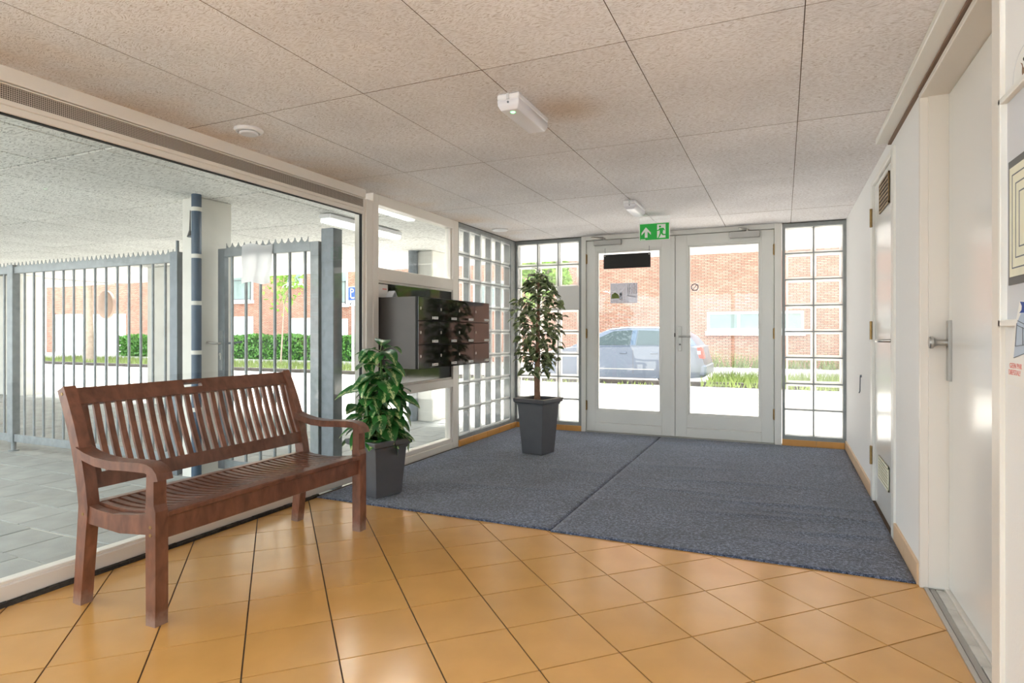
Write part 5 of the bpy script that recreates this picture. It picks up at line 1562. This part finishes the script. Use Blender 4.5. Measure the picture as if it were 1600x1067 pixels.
finish('arrow', bm, 'black', ps)
bm = bm_new(); cyl(bm, (xm, py_ + 0.045, -0.25), (xm, py_ + 0.045, zt - 0.02), 0.035, 10); finish('pole', bm, 'whitefar', ps, 40)

# ---------------- parked car
def car(xr, yside, label):
    """xr = rear end x; nose towards -x; near side at yside"""
    t = thing('parked_car', (xr - 2.2, yside + 0.88, -0.2), label, 'car')
    G = -0.2; L_ = 4.45; Wd = 1.76
    low = [(0.06, 0.24), (0.0, 0.42), (0.0, 0.60), (0.05, 0.74), (0.10, 0.98), (0.24, 1.02), (3.35, 0.96), (3.9, 0.86), (4.30, 0.72), (4.45, 0.52), (4.42, 0.26), (3.95, 0.20), (0.5, 0.20)]
    bm = bm_new(); rings = []
    for yy, k in ((0.0, 0.94), (0.05, 0.985), (0.16, 1.0), (Wd - 0.16, 1.0), (Wd - 0.05, 0.985), (Wd, 0.94)):
        rings.append([bm.verts.new((xr - (2.2 + (x - 2.2) * k), yside + yy, G + 0.58 + (z - 0.58) * (k if z > 0.3 else 1))) for x, z in low])
    n = len(low)
    for a, b in zip(rings, rings[1:]):
        for k in range(n): bm.faces.new((a[k], a[(k + 1) % n], b[(k + 1) % n], b[k]))
    bm.faces.new(rings[0]); bm.faces.new(rings[-1])
    body = finish('body', bm, 'carpaint', t, 35)
    # greenhouse
    gl = [(0.16, 0.98), (0.34, 1.22), (0.62, 1.40), (1.2, 1.465), (1.9, 1.475), (2.35, 1.43), (2.85, 1.22), (3.40, 0.95)]
    bm = bm_new(); rings = []
    for yy, top in ((0.05, 0.0), (0.20, 1.0), (Wd - 0.20, 1.0), (Wd - 0.05, 0.0)):
        pts = []
        for x, z in gl: pts.append(bm.verts.new((xr - x, yside + (yy if top else yy), G + (z if top else 0.96 - 0.0 * x))) if False else bm.verts.new((xr - x, yside + (0.05 + 0.17 * (z - 0.95) / 0.52 if yy < 0.5 else Wd - 0.05 - 0.17 * (z - 0.95) / 0.52) + (0.05 if top and yy < 0.5 else (-0.05 if top else 0)), G + z - (0 if top else 0.02))))
        rings.append(pts)
    n = len(gl)
    for a, b in zip(rings, rings[1:]):
        for k in range(n - 1): bm.faces.new((a[k], a[k + 1], b[k + 1], b[k]))
    bm.faces.new(rings[0]); bm.faces.new(rings[-1])
    cab = finish('cabin', bm, 'carpaint', t, 35)
    def sidey(z): return yside + 0.05 + 0.17 * (z - 0.95) / 0.52 - 0.012
    def side_poly(name, pts, matk, par, lift=0.0, th=0.012):
        bm = bm_new()
        A = [bm.verts.new((xr - x, sidey(z) - lift, G + z)) for x, z in pts]; B = [bm.verts.new((xr - x, sidey(z) - lift + th, G + z)) for x, z in pts]
        bm.faces.new(A); bm.faces.new(B[::-1]); m_ = len(pts)
        for k in range(m_): bm.faces.new((A[k], A[(k + 1) % m_], B[(k + 1) % m_], B[k]))
        return finish(name, bm, matk, par)
    side_poly('window', [(0.95, 1.02), (0.98, 1.36), (1.62, 1.385), (1.66, 1.01)], 'carglass', cab)
    side_poly('window', [(1.82, 1.01), (1.78, 1.385), (2.25, 1.36), (2.72, 1.14), (2.95, 1.0)], 'carglass', cab)
    side_poly('window', [(0.45, 1.06), (0.62, 1.28), (0.82, 1.34), (0.80, 1.03)], 'carglass', cab)
    side_poly('pillar_trim', [(1.68, 1.01), (1.64, 1.385), (1.76, 1.385), (1.80, 1.01)], 'pipe', cab)
    side_poly('roof_trim', [(0.6, 1.375), (1.2, 1.43), (1.9, 1.44), (2.35, 1.395), (2.35, 1.415), (1.9, 1.46), (1.2, 1.45), (0.6, 1.395)], 'alu', cab)
    for xw in (0.78, 3.55):
        for yy in (0.10, Wd - 0.10):
            bm = bm_new(); s_ = -1 if yy < 0.5 else 1
            cyl(bm, (xr - xw, yside + yy - s_ * 0.1, G + 0.315), (xr - xw, yside + yy + s_ * 0.085, G + 0.315), 0.315, 24); w = finish('wheel', bm, 'tyre', t, 40)
            bm = bm_new(); cyl(bm, (xr - xw, yside + yy + s_ * 0.075, G + 0.315), (xr - xw, yside + yy + s_ * 0.095, G + 0.315), 0.20, 20); finish('hub_cap', bm, 'alu', w, 40)
        bm = bm_new(); cyl(bm, (xr - xw, yside + 0.06, G + 0.34), (xr - xw, yside + 0.012, G + 0.34), 0.37, 26); finish('wheel_arch', bm, 'tyre', t, 40)
    part('sill_trim', t, 'sill', (xr - 3.2, xr - 1.15, yside + 0.006, yside + 0.1, G + 0.19, G + 0.29), bev=0.01)
    for x in (0.98, 1.72, 2.82): part('door_gap', body, 'sill', (xr - x - 0.005, xr - x + 0.005, yside - 0.002, yside + 0.02, G + 0.30, G + 0.94))
    for x in (1.12, 1.88): part('door_handle', body, 'carpaint', (xr - x - 0.17, xr - x, yside - 0.03, yside + 0.01, G + 0.80, G + 0.835), bev=0.008)
    part('side_moulding', body, 'alu', (xr - 3.1, xr - 1.2, yside - 0.006, yside + 0.012, G + 0.40, G + 0.425), bev=0.003)
    bm = bm_new(); prism(bm, [(xr - 0.02, G + 0.70), (xr - 0.08, G + 0.98), (xr - 0.36, G + 0.94), (xr - 0.20, G + 0.72)], 'y', yside + 0.02, yside + 0.30); finish('tail_lamp', bm, 'taillight', body)
    part('lamp_lens', body, 'whitefar', (xr - 0.22, xr - 0.10, yside + 0.014, yside + 0.25, G + 0.80, G + 0.88))
    part('headlamp', body, 'curtain', (xr - 4.33, xr - 4.05, yside + 0.03, yside + 0.3, G + 0.62, G + 0.76), bev=0.03)
    bm = bm_new(); box(bm, xr - 2.98, xr - 2.82, yside - 0.12, yside + 0.06, G + 0.96, G + 1.10, bev=0.03); finish('wing_mirror', bm, 'pipe', body)
    bm = bm_new()
    part('rear_bumper', body, 'carpaint', (xr - 0.5, xr + 0.03, yside + 0.02, yside + Wd - 0.02, G + 0.26, G + 0.56), bev=0.05)
car(-1.70, 15.0, 'silver-blue estate car parked along the street outside the doors')

bpy.context.view_layer.update()
